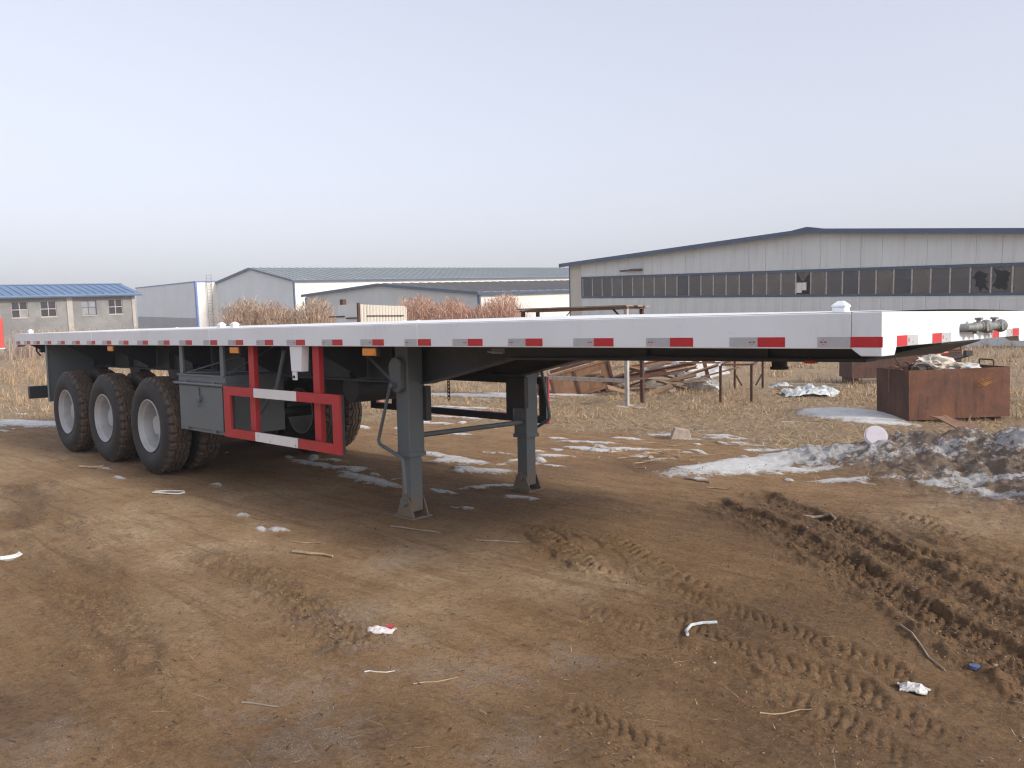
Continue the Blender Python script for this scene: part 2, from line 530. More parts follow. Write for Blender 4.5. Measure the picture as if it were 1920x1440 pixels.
# snow and ice: x, y, along, across, direction (degrees), strength
SNOW = [
    (-2.85, 4.45, 1.15, .38, 66, 1.35), (-2.3, 4.35, .6, .18, 30, .9), (-1.5, 4.1, .6, .10, 8, .65), (-.5, 3.75, .6, .16, -22, .75), (.1, 4.1, .8, .4, 10, .55),
    (-3.72, 9.25, 1.0, .62, -32, 1.75), (-3.0, 8.5, .6, .16, 5, 1.1), (-4.1, 8.1, .45, .07, 30, .8),
    (-5.0, 4.2, .42, .12, 10, 1.0), (-4.55, 4.5, .40, .10, 25, 1.0), (-5.3, 4.6, .6, .10, 20, .9),
    (-5.45, 2.6, .5, .20, 10, .95), (-4.85, 2.35, .45, .17, 25, .95), (-6.1, 2.75, .5, .14, 0, .9), (-5.6, 3.3, .5, .1, 15, .7), (-4.5, 3.0, .5, .06, 20, .75),
    (-6.6, 1.46, .9, .13, -4, .82), (-5.35, 1.26, .9, .14, -5, .92), (-4.45, 1.42, .25, .08, 0, .8),
    (-12.6, 8.5, 3.4, .42, 18, 1.0), (-10.8, 9.75, 1.6, .35, 20, 1.1), (-15.5, 8.4, 2.0, .3, 10, .9), (-10.0, 6.8, 1.5, .14, 15, .8), (-9.0, 5.6, 1.6, .14, 12, .8),
    (-14.4, .75, 1.5, .42, 15, 1.05), (-16.5, -.2, 1.5, .25, 10, .9),
    (-4.3, -.38, .13, .06, 20, .95), (-4.42, -.47, .08, .04, 0, .95), (-4.98, -.32, .10, .05, 10, .95), (-6.46, .17, .13, .06, 0, .8), (-3.75, 1.05, .2, .07, 0, .75),
    (-4.4, 5.55, .35, .08, 15, .8), (-4.2, 5.95, .3, .07, 10, .8), (-3.6, 5.6, .4, .08, 30, .75), (-7.7, -.3, .2, .06, 0, .7), (-8.5, -.2, .3, .06, 5, .7),
]
_r = random.Random(31)
for _cx, _cy, _sx, _sy, _n in ((-5.3, 2.6, .8, .35, 16), (-3.1, 4.4, .5, .6, 14), (-4.8, 4.3, .7, .35, 14), (-4.2, 5.7, .6, .4, 12), (-5.8, 1.4, 1.2, .2, 10), (-1.3, 4.0, 1.2, .15, 12), (-12, 8.6, 3.5, .6, 14), (-14.5, .7, 1.6, .5, 10), (-7.5, 4.8, 1.6, .6, 12)):
    for _k in range(_n):
        _a = _r.uniform(.05, .20)
        SNOW.append((_cx + _r.gauss(0, _sx), _cy + _r.gauss(0, _sy), _a * _r.uniform(1, 2.4), _a * .6, _r.uniform(-40, 60), _r.uniform(.75, 1.05)))
FROST = [(-2.38, -1.09, .30), (-1.95, -1.22, .25), (-1.80, -1.76, .35), (-1.50, -1.29, .25), (-1.26, -1.15, .28), (-2.05, -2.61, .30), (-1.35, -1.95, .30), (-.75, -1.5, .22), (-3.0, -.3, .25), (-1.1, -.75, .22)]
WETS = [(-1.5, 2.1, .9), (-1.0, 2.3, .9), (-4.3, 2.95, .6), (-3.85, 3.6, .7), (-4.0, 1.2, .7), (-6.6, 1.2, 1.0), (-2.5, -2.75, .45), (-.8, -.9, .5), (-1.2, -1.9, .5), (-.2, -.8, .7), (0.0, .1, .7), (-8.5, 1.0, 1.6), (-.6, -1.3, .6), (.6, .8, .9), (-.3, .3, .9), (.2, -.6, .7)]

DRY = [(-4.2, -.9, 1.1), (-5.6, -.9, 1.4), (-3.0, -1.5, .9), (-2.9, -.3, .9), (-7.5, -1.2, 1.6), (-2.2, -.9, .6), (-1.8, .1, .5), (-10, -1, 2.5), (-.6, 3.0, .7)]
def blob(x, y, cx, cy, a, b, deg):
    c, s = math.cos(R(deg)), math.sin(R(deg))
    u, v = (x - cx) * c + (y - cy) * s, -(x - cx) * s + (y - cy) * c
    return np.exp(-((u / a) ** 2 + (v / b) ** 2))

def ground_fields(x, y):
    x = np.asarray(x, float); y = np.asarray(y, float)
    rad = np.hypot(x + 4, y - 2)
    z = fbm(x * .35, y * .35, 3, 1) * .02 * (1 + np.clip(rad - 12, 0, 40) * .12)
    z += fbm(x * 1.6, y * 1.6, 4, 2) * .013
    tz, trough, twet = track_fields(x, y)
    patch = np.clip(.35 + .9 * fbm(x * .8, y * .8, 3, 9), .08, 1)
    rough = np.maximum(trough, patch * .40)
    z += fbm(x * 9, y * 9, 5, 3, .65) * .020 * rough + (np.abs(fbm(x * 15, y * 15, 4, 8, .65)) - .2) * .030 * rough
    m, mz = mound_fields(x, y)
    z = z + tz + mz
    snow = np.zeros_like(x)
    for cx, cy, a, b, dg, st in SNOW:
        snow = np.maximum(snow, blob(x, y, cx, cy, a, b, dg) * st)
    snow = np.maximum(snow, m * (.50 + .50 * fbm(x * 2.2, y * 2.2, 4, 17)))
    edge = fbm(x * 3.5, y * 3.5, 4, 29)
    sz = sstep(.35, .75, snow + .35 * edge)
    z += sz * .022 * (1 - m)
    z += .10 * blob(x, y, -3.72, 9.3, .9, .5, -32)
    # trodden flat under the wheels and the landing feet
    for fx, fy, fr in ((-3.86, .57, .3), (-3.86, 1.93, .3)):
        k = np.exp(-((x - fx) ** 2 + (y - fy) ** 2) / fr ** 2); z = z * (1 - k) + .004 * k
    for wx in (-7.665, -8.98, -10.285):
        for wy in (.34, 2.16):
            k = np.exp(-(((x - wx) / .35) ** 2 + ((y - wy) / .5) ** 2)); z = z * (1 - k) - .006 * k
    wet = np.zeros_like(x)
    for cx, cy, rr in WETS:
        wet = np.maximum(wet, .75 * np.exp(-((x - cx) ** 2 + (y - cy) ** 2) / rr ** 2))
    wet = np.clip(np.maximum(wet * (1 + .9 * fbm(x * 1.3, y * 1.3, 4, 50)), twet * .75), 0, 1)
    frost = np.zeros_like(x)
    for cx, cy, rr in FROST:
        frost = np.maximum(frost, np.exp(-((x - cx) ** 2 + (y - cy) ** 2) / rr ** 2))
    wob = fbm(x * .45, y * .45, 4, 77)
    straw = np.maximum(sstep(3.9, 6.0, y + 1.6 * wob + .12 * (x + 4)), sstep(12.5, 16.5, -x + 2 * wob))
    straw = np.maximum(straw, sstep(7, 12, -x + 3 * wob) * sstep(2.5, 4.5, y + wob))
    straw = straw * (1 - .9 * m)
    return z, wet, snow, straw, frost, m, rough

def ground_z(x, y):
    return float(ground_fields(np.array([x]), np.array([y]))[0][0])

def build_ground():
    cx, cy = 1.2557, -3.5413
    view = math.atan2(cf.y, cf.x)
    fine = np.arange(-R(41), R(41), R(.145))
    coarse = np.linspace(R(41), 2 * math.pi - R(41), 70)[:-1]
    ang = view + np.concatenate([fine, coarse])
    rr = [.9]
    while rr[-1] < 60: rr.append(rr[-1] * 1.0058)
    while rr[-1] < 850: rr.append(rr[-1] * 1.06)
    rr = np.array(rr)
    A, Rr = np.meshgrid(ang, rr)
    x = (cx + Rr * np.cos(A)).ravel(); y = (cy + Rr * np.sin(A)).ravel()
    x = np.append(x, cx); y = np.append(y, cy)
    z, wet, snow, straw, frost, m, rough = ground_fields(x, y)
    nr, na = len(rr), len(ang)
    i = np.arange(nr - 1)[:, None] * na; j = np.arange(na)[None, :]; k = (j + 1) % na
    quads = np.stack([i + j, i + na + j, i + na + k, i + k], -1).reshape(-1, 4)
    fan = np.stack([np.full(na, nr * na), np.arange(na), (np.arange(na) + 1) % na], -1)
    me = bpy.data.meshes.new('ground')
    nv = len(x)
    me.vertices.add(nv)
    me.vertices.foreach_set('co', np.stack([x, y, z], -1).astype(np.float32).ravel())
    loops = np.concatenate([quads.ravel(), fan.ravel()]).astype(np.int32)
    starts = np.concatenate([np.arange(len(quads)) * 4, len(quads) * 4 + np.arange(len(fan)) * 3]).astype(np.int32)
    me.loops.add(len(loops)); me.loops.foreach_set('vertex_index', loops)
    me.polygons.add(len(starts)); me.polygons.foreach_set('loop_start', starts)
    me.update(calc_edges=True)
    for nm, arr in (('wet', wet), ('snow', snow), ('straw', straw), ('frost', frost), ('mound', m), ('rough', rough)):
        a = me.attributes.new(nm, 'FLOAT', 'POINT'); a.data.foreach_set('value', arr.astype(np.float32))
    dry = np.zeros_like(x)
    for cx_, cy_, r_ in DRY: dry = np.maximum(dry, np.exp(-((x - cx_) ** 2 + (y - cy_) ** 2) / r_ ** 2))
    a = me.attributes.new('dry', 'FLOAT', 'POINT'); a.data.foreach_set('value', (dry * .75).astype(np.float32))
    me.shade_smooth()
    return me

def ground_mat():
    mt, nt, bs = nodes('muddy_frozen_soil')
    co = coords(nt)
    def att(nm): return N(nt, 'ShaderNodeAttribute', attribute_name=nm).outputs['Fac']
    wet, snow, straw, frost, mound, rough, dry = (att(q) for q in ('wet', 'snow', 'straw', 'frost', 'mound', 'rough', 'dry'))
    nA = noise(nt, co, .45, 5, .6, .6); nB = noise(nt, co, 2.3, 7, .65, .3); nC = noise(nt, co, 13, 8, .72, .3); nD = noise(nt, co, 60, 6, .75); nE = noise(nt, co, 210, 4, .7)
    nF = noise(nt, co, 6.0, 8, .7, .8); nG = noise(nt, co, 27, 7, .75, .5)
    dd = math_(nt, 'ADD', dry, math_(nt, 'ADD', math_(nt, 'MULTIPLY_ADD', nA, 1.6, -.8), math_(nt, 'MULTIPLY_ADD', nF, 1.0, -.5)))
    soil = mixc(nt, ramp(nt, nB, .36, .62), (.285, .163, .074), (.42, .26, .130))
    soil = mixc(nt, ramp(nt, dd, .25, .75), soil, mixc(nt, ramp(nt, nB, .38, .60), (.47, .305, .165), (.60, .435, .265)))
    soil = mixc(nt, math_(nt, 'MULTIPLY', ramp(nt, nF, .51, .60), .45), soil, (.205, .112, .049))
    tc_ = nt.nodes.new('ShaderNodeTexCoord'); mp_ = nt.nodes.new('ShaderNodeMapping')
    mp_.inputs['Rotation'].default_value = (0, 0, R(17)); mp_.inputs['Scale'].default_value = (.22, 2.4, 1)
    nt.links.new(tc_.outputs['Object'], mp_.inputs[0])
    nS = noise(nt, mp_.outputs[0], 3.2, 8, .68, .5)
    soil = mixc(nt, math_(nt, 'MULTIPLY', ramp(nt, nS, .52, .62), .50), soil, (.20, .11, .048))
    soil = mixc(nt, math_(nt, 'MULTIPLY', ramp(nt, nS, .36, .46, (1, 1, 1, 1), (0, 0, 0, 1)), .35), soil, (.47, .325, .19))
    soil = mixc(nt, math_(nt, 'MULTIPLY', ramp(nt, nG, .51, .59), .38), soil, (.125, .066, .028))
    soil = mixc(nt, math_(nt, 'MULTIPLY', ramp(nt, nC, .53, .63), .40), soil, (.40, .265, .145))
    soil = mixc(nt, math_(nt, 'MULTIPLY', ramp(nt, nD, .52, .60), .50), soil, (.42, .295, .170))
    soil = mixc(nt, math_(nt, 'MULTIPLY', ramp(nt, nE, .51, .58), .45), soil, (.085, .044, .020))
    vc = N(nt, 'ShaderNodeTexVoronoi', Scale=11.0, feature='DISTANCE_TO_EDGE')
    wv = nt.nodes.new('ShaderNodeVectorMath'); wv.operation = 'ADD'
    nv = N(nt, 'ShaderNodeTexNoise', Scale=9.0, Detail=4.0); nt.links.new(co, nv.inputs['Vector'])
    sv = nt.nodes.new('ShaderNodeVectorMath'); sv.operation = 'SCALE'; sv.inputs['Scale'].default_value = .10
    nt.links.new(nv.outputs['Color'], sv.inputs[0]); nt.links.new(co, wv.inputs[0]); nt.links.new(sv.outputs[0], wv.inputs[1]); nt.links.new(wv.outputs[0], vc.inputs['Vector'])
    crack = math_(nt, 'MULTIPLY', ramp(nt, vc.outputs['Distance'], .008, .035, (1, 1, 1, 1), (0, 0, 0, 1)), ramp(nt, nB, .50, .60))
    soil = mixc(nt, math_(nt, 'MULTIPLY', crack, .45), soil, (.10, .055, .026))
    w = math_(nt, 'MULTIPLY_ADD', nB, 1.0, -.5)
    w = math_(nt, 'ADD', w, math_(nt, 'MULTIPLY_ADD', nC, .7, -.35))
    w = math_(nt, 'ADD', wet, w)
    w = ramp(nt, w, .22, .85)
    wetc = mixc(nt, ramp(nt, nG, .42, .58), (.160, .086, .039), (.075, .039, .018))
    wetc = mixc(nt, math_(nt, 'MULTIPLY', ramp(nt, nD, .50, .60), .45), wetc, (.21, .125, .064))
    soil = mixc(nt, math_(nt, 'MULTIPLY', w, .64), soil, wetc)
    # straw covered ground
    stn = noise(nt, co, 24, 7, .8, 2.5)
    st2 = noise(nt, coords(nt, 'Object', (1, 3.0, 1)), 16, 6, .8, 1.5)
    stc = mixc(nt, ramp(nt, stn, .38, .62), (.165, .108, .062), (.47, .36, .23))
    stc = mixc(nt, ramp(nt, st2, .42, .62), stc, (.33, .245, .155))
    stc = mixc(nt, math_(nt, 'MULTIPLY', ramp(nt, nB, .52, .66), .6), stc, (.17, .115, .07))
    stc = mixc(nt, math_(nt, 'MULTIPLY', ramp(nt, noise(nt, co, .22, 4), .4, .65), .5), stc, (.33, .25, .16))
    sf = ramp(nt, math_(nt, 'ADD', straw, math_(nt, 'MULTIPLY_ADD', nB, 1.2, -.6)), .3, .62)
    col = mixc(nt, sf, soil, stc)
    # mound of dirt and dirty snow
    col = mixc(nt, math_(nt, 'MULTIPLY', mound, .75), col, mixc(nt, ramp(nt, nG, .35, .65), (.23, .19, .16), (.13, .105, .086)))
    # frost and grit specks
    vor = N(nt, 'ShaderNodeTexVoronoi', Scale=120.0); nt.links.new(co, vor.inputs['Vector'])
    sp = ramp(nt, vor.outputs['Distance'], .12, .30, (1, 1, 1, 1), (0, 0, 0, 1))
    fm = math_(nt, 'ADD', math_(nt, 'MULTIPLY', frost, .55), math_(nt, 'ADD', math_(nt, 'MULTIPLY_ADD', nF, 1.6, -.8), math_(nt, 'MULTIPLY_ADD', nC, 1.4, -.7)))
    ff = math_(nt, 'MULTIPLY', math_(nt, 'MULTIPLY', ramp(nt, fm, .22, .60), math_(nt, 'MULTIPLY_ADD', sp, .65, .12)), ramp(nt, frost, .05, .4))
    rare = math_(nt, 'MULTIPLY', ramp(nt, nD, .66, .74), sp)
    col = mixc(nt, math_(nt, 'MAXIMUM', ff, math_(nt, 'MULTIPLY', rare, .6)), col, (.58, .54, .49))
    # snow with ragged rims
    s = math_(nt, 'ADD', snow, math_(nt, 'MULTIPLY', math_(nt, 'MULTIPLY_ADD', nB, .9, -.45), math_(nt, 'MULTIPLY_ADD', mound, -.6, 1.0)))
    s = math_(nt, 'ADD', s, math_(nt, 'MULTIPLY', math_(nt, 'MULTIPLY_ADD', nC, 1.8, -.9), mound))
    s = math_(nt, 'ADD', s, math_(nt, 'MULTIPLY_ADD', nF, .9, -.45))
    s = math_(nt, 'ADD', s, math_(nt, 'MULTIPLY_ADD', nG, .9, -.45))
    s = math_(nt, 'ADD', s, math_(nt, 'MULTIPLY_ADD', nD, .4, -.2))
    sm = ramp(nt, s, .50, .62)
    scol = mixc(nt, ramp(nt, nC, .40, .60), (.66, .65, .63), (.82, .81, .79))
    scol = mixc(nt, math_(nt, 'MULTIPLY', ramp(nt, s, .5, .95, (1, 1, 1, 1), (0, 0, 0, 1)), .6), scol, (.33, .31, .30))
    scol = mixc(nt, math_(nt, 'MULTIPLY', mound, .6), scol, (.38, .36, .35))
    col = mixc(nt, sm, col, scol)
    nt.links.new(col, bs.inputs['Base Color'])
    ro = math_(nt, 'MULTIPLY_ADD', w, -.18, .92)
    ro = math_(nt, 'MULTIPLY_ADD', sm, -.25, ro)
    nt.links.new(ro, bs.inputs['Roughness'])
    bs.inputs['Specular IOR Level'].default_value = .3
    p = bump(nt, bs, nC, .045, .8)
    p = bump(nt, bs, math_(nt, 'MULTIPLY', nG, math_(nt, 'MULTIPLY_ADD', rough, 1.4, .35)), .035, .9, p)
    p = bump(nt, bs, nD, .014, .9, p)
    p = bump(nt, bs, nE, .004, .8, p)
    return mt

ground = bpy.data.objects.new('ground', build_ground())
COL.objects.link(ground)
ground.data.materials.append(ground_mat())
tag(ground, 'brown rutted frozen mud with dry straw and snow patches', None, kind='structure')

# ------------------------------------------------------------------ dry grass, straw, clods
PAL_STRAW = np.array([(.48, .37, .235), (.40, .30, .185), (.58, .47, .31), (.27, .19, .115), (.43, .32, .20)])
PAL_RED = np.array([(.44, .295, .21), (.52, .37, .265), (.34, .22, .155), (.58, .45, .33), (.46, .315, .225)])
def blades(name, px, py, length, width, lean, az, pal, label, cat=None, z0=None, seg=2, curl=.5):
    if seg == 1: curl = 0.0
    n = len(px)
    z = ground_fields(px, py)[0] if z0 is None else z0
    d = np.stack([np.cos(az), np.sin(az)], -1)
    sd_ = np.stack([-np.sin(az), np.cos(az)], -1)
    rot = rng.uniform(0, math.pi, n)
    wx = np.stack([sd_[:, 0] * np.cos(rot) + d[:, 0] * np.sin(rot), sd_[:, 1] * np.cos(rot) + d[:, 1] * np.sin(rot)], -1) * width[:, None] * .5
    base = np.stack([px, py, z - .005], -1)
    def pt(t):
        l2 = lean * (1 - curl + curl * 2 * t)
        l2 = np.minimum(l2, math.pi * .52)
        out = base.copy()
        out[:, 0] += d[:, 0] * np.sin(l2) * length * t
        out[:, 1] += d[:, 1] * np.sin(l2) * length * t
        out[:, 2] += np.cos(l2) * length * t + .004
        return out
    W = np.concatenate([wx, np.zeros((n, 1))], -1)
    if seg == 1:
        V = np.stack([base - W + [0, 0, .006], base + W + [0, 0, .006], pt(np.ones(n))], 1)
        tri = np.arange(n * 3).reshape(-1, 3); per = 3
    else:
        mid = pt(np.full(n, .55))
        V = np.stack([base - W, base + W, mid + W * .75, mid - W * .75, pt(np.ones(n))], 1)
        o = (np.arange(n) * 5)[:, None]
        tri = np.concatenate([o + [0, 1, 2], o + [0, 2, 3], o + [3, 2, 4]], 1).reshape(-1, 3); per = 5
    me = bpy.data.meshes.new(name)
    V = V.reshape(-1, 3)
    me.vertices.add(len(V)); me.vertices.foreach_set('co', V.astype(np.float32).ravel())
    me.loops.add(tri.size); me.loops.foreach_set('vertex_index', tri.astype(np.int32).ravel())
    me.polygons.add(len(tri)); me.polygons.foreach_set('loop_start', (np.arange(len(tri)) * 3).astype(np.int32))
    me.update(calc_edges=True)
    c = pal[rng.integers(0, len(pal), n)] * rng.uniform(.7, 1.2, (n, 1))
    c = np.repeat(np.concatenate([c, np.ones((n, 1))], 1), per, 0)
    a = me.color_attributes.new('tint', 'FLOAT_COLOR', 'POINT'); a.data.foreach_set('color', c.astype(np.float32).ravel())
    me.materials.append(M['blade'])
    o = bpy.data.objects.new(name, me); COL.objects.link(o)
    tag(o, label, cat, kind='stuff')
    return o

def polar_spots(n, a0, a1, r0, r1, power=1.0):
    """points spread over a wedge of ground"""
    view = math.atan2(cf.y, cf.x)
    a = view - R(1) * rng.uniform(a0, a1, n)          # positive degrees are to the right
    r = r0 + (r1 - r0) * rng.uniform(0, 1, n) ** power
    return 1.2557 + r * np.cos(a), -3.5413 + r * np.sin(a)

# flattened straw on the open field
x, y = polar_spots(130000, -36, 36, 7.5, 50, 1.25)
x2, y2 = polar_spots(110000, -30, 36, 7.0, 19, 1.0)
x, y = np.append(x, x2), np.append(y, y2)
g = ground_fields(x, y)
keep = (rng.uniform(0, 1, len(x)) < g[3] ** 1.5 * .95) & (g[2] < .5)
x, y = x[keep], y[keep]
n = len(x); dist = np.hypot(x - 1.26, y + 3.54)
blades('flattened_straw', x, y, rng.uniform(.05, .26, n), rng.uniform(.004, .008, n) + dist * .00028, np.clip(rng.normal(1.40, .13, n), .9, 1.56), rng.uniform(0, 2 * math.pi, n), PAL_STRAW * np.array([.95, .88, .80]),
       'flattened dry straw strewn over the field behind the trailer', 'straw', z0=g[0][keep], seg=1)

# standing tufts in the field
tx, ty = polar_spots(6500, -36, 36, 13, 66, 1.1)
keep = ground_fields(tx, ty)[3] > .75
tx, ty = tx[keep], ty[keep]
keep = (fbm(tx * .45, ty * .45, 3, 90) > .02) | ((np.hypot(tx - 1.26, ty + 3.54) > 26) & (fbm(tx * .3, ty * .3, 3, 95) > -.12))
keep &= ~((tx > -11.5) & (tx < -7.4) & (ty > 8) & (ty < 11.3))
tx, ty = tx[keep], ty[keep]
ex, ey = [], []
for cx_, cy_, rad_, k_ in ((-8.6, 10.6, .55, 22), (-8.9, 11.6, .6, 20), (-7.9, 11.4, .6, 14), (-5.0, 13.0, .9, 26), (-4.6, 12.0, .5, 16), (-4.3, 14.5, 1.3, 34), (-1.2, 11.2, .9, 16), (-.6, 12.5, 1.5, 30), (-8.3, 9.7, .3, 6),
                           (-1.6, 10.1, .25, 5), (-2.1, 9.4, .3, 5), (-10.5, 12.5, 1.5, 26), (-7.0, 15.0, 1.8, 40), (-2.0, 14.5, 2.0, 44), (-17, 7, 3, 22), (-22, 4, 4, 26), (-20, -1, 3, 14)):
    ex += list(cx_ + rng.normal(0, rad_ * .6, k_)); ey += list(cy_ + rng.normal(0, rad_ * .6, k_))
tx = np.concatenate([tx, ex]); ty = np.concatenate([ty, ey])
per = 15
x = np.repeat(tx, per) + rng.normal(0, .09, len(tx) * per); y = np.repeat(ty, per) + rng.normal(0, .09, len(ty) * per)
tdist = np.hypot(tx - 1.26, ty + 3.54)
hgt = np.repeat((.08 + .42 * rng.uniform(0, 1, len(tx)) ** 1.6) * np.clip(.35 + (tdist - 14) / 24, .35, 1.0), per)
n = len(x); dist = np.hypot(x - 1.26, y + 3.54)
blades('dry_grass', x, y, hgt * rng.uniform(.5, 1.15, n), .006 + dist * .00030, np.abs(rng.normal(.55, .38, n)), rng.uniform(0, 2 * math.pi, n), PAL_STRAW * np.array([.95, .88, .82]),
       'tall dry tan grass standing in the field beyond the trailer', 'grass')

# reddish thickets of tall weeds in front of the sheds
def thicket(name, p0, p1, wid, hmax, n, pal, label):
    p0, p1 = np.array(p0), np.array(p1)
    t = rng.uniform(0, 1, n); q = rng.normal(0, 1, n) * wid
    d = p1 - p0; L = np.linalg.norm(d); nx = np.array([-d[1], d[0]]) / L
    x = p0[0] + d[0] * t + nx[0] * q; y = p0[1] + d[1] * t + nx[1] * q
    prof = (.88 + .26 * fbm(t * 5, t * 0 + 3.3, 3, int(hmax * 10))) * np.clip(np.minimum(t, 1 - t) * 9, .45, 1)
    h = hmax * prof * (1 - .55 * rng.uniform(0, 1, n) ** 2.2)
    o = blades(name, x, y, h, rng.uniform(.016, .036, n), np.abs(rng.normal(.16, .13, n)), rng.uniform(0, 2 * math.pi, n), pal, None)
    # side sprays on the stems
    k = n * 8
    i = rng.integers(0, n, k); tt = rng.uniform(.3, .98, k)
    o2 = blades('spray', x[i] + rng.normal(0, .07, k) , y[i] + rng.normal(0, .07, k), rng.uniform(.12, .40, k), rng.uniform(.012, .028, k), rng.uniform(.3, 1.25, k), rng.uniform(0, 2 * math.pi, k), pal, None,
                z0=h[i] * tt)
    bm = bmesh.new(); bm.from_mesh(o.data); bm.from_mesh(o2.data); bm.to_mesh(o.data); bm.free()
    me2 = o2.data; bpy.data.objects.remove(o2); bpy.data.meshes.remove(me2)
    tag(o, label, 'weeds', kind='stuff')
    return o
thicket('weed_thicket', (-31.2, 12.6), (-27.6, 16.0), .7, 2.85, 4200, PAL_RED * .85 + PAL_STRAW * .12, 'brown tall weed thicket before the pale blue shed')
thicket('weed_thicket', (-26.2, 17.4), (-21.9, 21.7), .8, 2.85, 5200, PAL_RED * np.array([1.08, .92, .90]), 'reddish tall weed thicket behind the middle of the trailer deck')
thicket('weed_thicket', (-62, 12), (-54, 20), 1.4, 2.3, 1000, PAL_RED * .9, 'sparse brown weeds in front of the grey cement building')
thicket('weed_thicket', (-21.4, 22.4), (-18.0, 27.0), .7, 1.9, 600, PAL_RED, 'thin dry weeds beside the warehouse corner')

# clods, pebbles and straw bits scattered on the mud in front
def clods(name, n, label):
    ico = bmesh.new(); bmesh.ops.create_icosphere(ico, subdivisions=1, radius=1)
    bv = np.array([v.co[:] for v in ico.verts]); bf = np.array([[v.index for v in f.verts] for f in ico.faces]); ico.free()
    cand = n * 7
    x, y = polar_spots(cand, -36, 36, 1.7, 12, 1.6)
    g = ground_fields(x, y); tr = track_fields(x, y)[1]
    pr = np.clip(.06 + .9 * tr + .35 * (fbm(x * 1.5, y * 1.5, 3, 88) > .25), 0, 1)
    k = np.nonzero(rng.uniform(0, 1, cand) < pr)[0][:n]
    x, y, z = x[k], y[k], g[0][k]; n = len(k)
    s = .0018 + .004 * rng.uniform(0, 1, n) ** 3 + .006 * tr[k] * rng.uniform(0, 1, n) ** 4
    V = bv[None] * (1 + rng.normal(0, .22, (n, len(bv), 1))) * s[:, None, None] * np.stack([rng.uniform(.8, 1.5, n), rng.uniform(.8, 1.5, n), rng.uniform(.5, .9, n)], -1)[:, None, :]
    a = rng.uniform(0, 6.28, n); c, sn = np.cos(a)[:, None], np.sin(a)[:, None]
    vx = V[..., 0] * c - V[..., 1] * sn + x[:, None]; vy = V[..., 0] * sn + V[..., 1] * c + y[:, None]; vz = V[..., 2] + (z + s * .25)[:, None]
    V = np.stack([vx, vy, vz], -1).reshape(-1, 3)
    F = (np.arange(n)[:, None, None] * len(bv) + bf[None]).reshape(-1, 3)
    me = bpy.data.meshes.new(name)
    me.vertices.add(len(V)); me.vertices.foreach_set('co', V.astype(np.float32).ravel())
    me.loops.add(F.size); me.loops.foreach_set('vertex_index', F.astype(np.int32).ravel())
    me.polygons.add(len(F)); me.polygons.foreach_set('loop_start', (np.arange(len(F)) * 3).astype(np.int32))
    me.update(calc_edges=True)
    col = np.array([(.14, .088, .05), (.19, .125, .075), (.105, .064, .035), (.23, .16, .10), (.36, .33, .29)])[rng.choice(5, n, p=[.36, .3, .24, .09, .01])]
    c4 = np.repeat(np.concatenate([col, np.ones((n, 1))], 1), len(bv), 0)
    at = me.color_attributes.new('tint', 'FLOAT_COLOR', 'POINT'); at.data.foreach_set('color', c4.astype(np.float32).ravel())
    me.materials.append(M['blade'])
    o = bpy.data.objects.new(name, me); COL.objects.link(o)
    tag(o, label, 'soil', kind='stuff')
clods('soil_clods', 5000, 'crumbled soil clods and grit along the wheel ruts')
x, y = polar_spots(3600, -36, 36, 1.9, 12, 1.3)
n = len(x)
blades('soil_chips', x + rng.normal(0, .1, n), y + rng.normal(0, .1, n), rng.uniform(.012, .05, n), rng.uniform(.004, .012, n), rng.uniform(1.2, 1.56, n), rng.uniform(0, 6.28, n), np.array([(.06, .035, .02), (.10, .06, .035), (.045, .03, .02), (.2, .13, .08)]), 'dark soil chips and bark bits scattered on the mud', 'soil', seg=1)
blades('straw_bits', x, y, .02 + .10 * rng.uniform(0, 1, n) ** 2, rng.uniform(.0015, .0035, n), rng.uniform(1.4, 1.56, n), rng.uniform(0, 6.28, n), PAL_STRAW * .95, 'short straw bits and splinters scattered on the mud', 'straw', seg=1)

# ------------------------------------------------------------------ the semi-trailer
HD, LT, WT = 1.556, 12.237, 2.5
RB = HD - .158                                   # underside of the side rail
TR = thing('flatbed_trailer', (-6.1, 1.25, 0), 'long white flatbed semi-trailer on grey chassis with red and silver reflector strips', 'trailer')
TO = Vector((-6.1, 1.25, 0))
def P_(mb, name, m, bevel=.003, parent=None, smooth=False):
    return mb.build(name, M[m], parent or TR, bevel, smooth)

# deck plate, crowned across its width
def deck():
    nx, ny = 60, 14
    vs, fs = [], []
    for i in range(nx + 1):
        x = -LT + .012 + (LT - .024) * i / nx
        e = min(1.0, .25 + (-x) / 3.0) * min(1.0, .45 + (x + LT) / 4.0)
        for j in range(ny + 1):
            t = j / ny
            vs.append((x, .006 + (WT - .012) * t, HD + .002 + .034 * e * (1 - (2 * t - 1) ** 2)))
    for i in range(nx):
        for j in range(ny):
            a = i * (ny + 1) + j
            fs.append((a, a + ny + 1, a + ny + 2, a + 1))
    return MB().add(vs, fs)
md, nt, bs = nodes('white_checker_plate')
co = coords(nt)
bs.inputs['Base Color'].default_value = (.78, .78, .76, 1); bs.inputs['Roughness'].default_value = .42
v1 = N(nt, 'ShaderNodeTexVoronoi', Scale=26.0); nt.links.new(co, v1.inputs['Vector'])
bump(nt, bs, ramp(nt, v1.outputs['Distance'], .15, .35, (1, 1, 1, 1), (0, 0, 0, 1)), .004, .8)
M['checker'] = md
P_(deck(), 'deck', 'checker', 0, smooth=True)
rail = MB().b(-LT, -.1305, 0, .010, RB, HD)
rail.b(-LT, -.1305, .010, .055, RB, RB + .010).b(-LT, -.1305, .010, .06, HD - .012, HD - .002)
P_(rail, 'side_rail', 'white', .006)
rail = MB().b(-LT, -.1305, WT - .010, WT, RB, HD).b(-LT, -.1305, WT - .055, WT - .010, RB, RB + .010)
P_(rail, 'side_rail', 'white', .006)
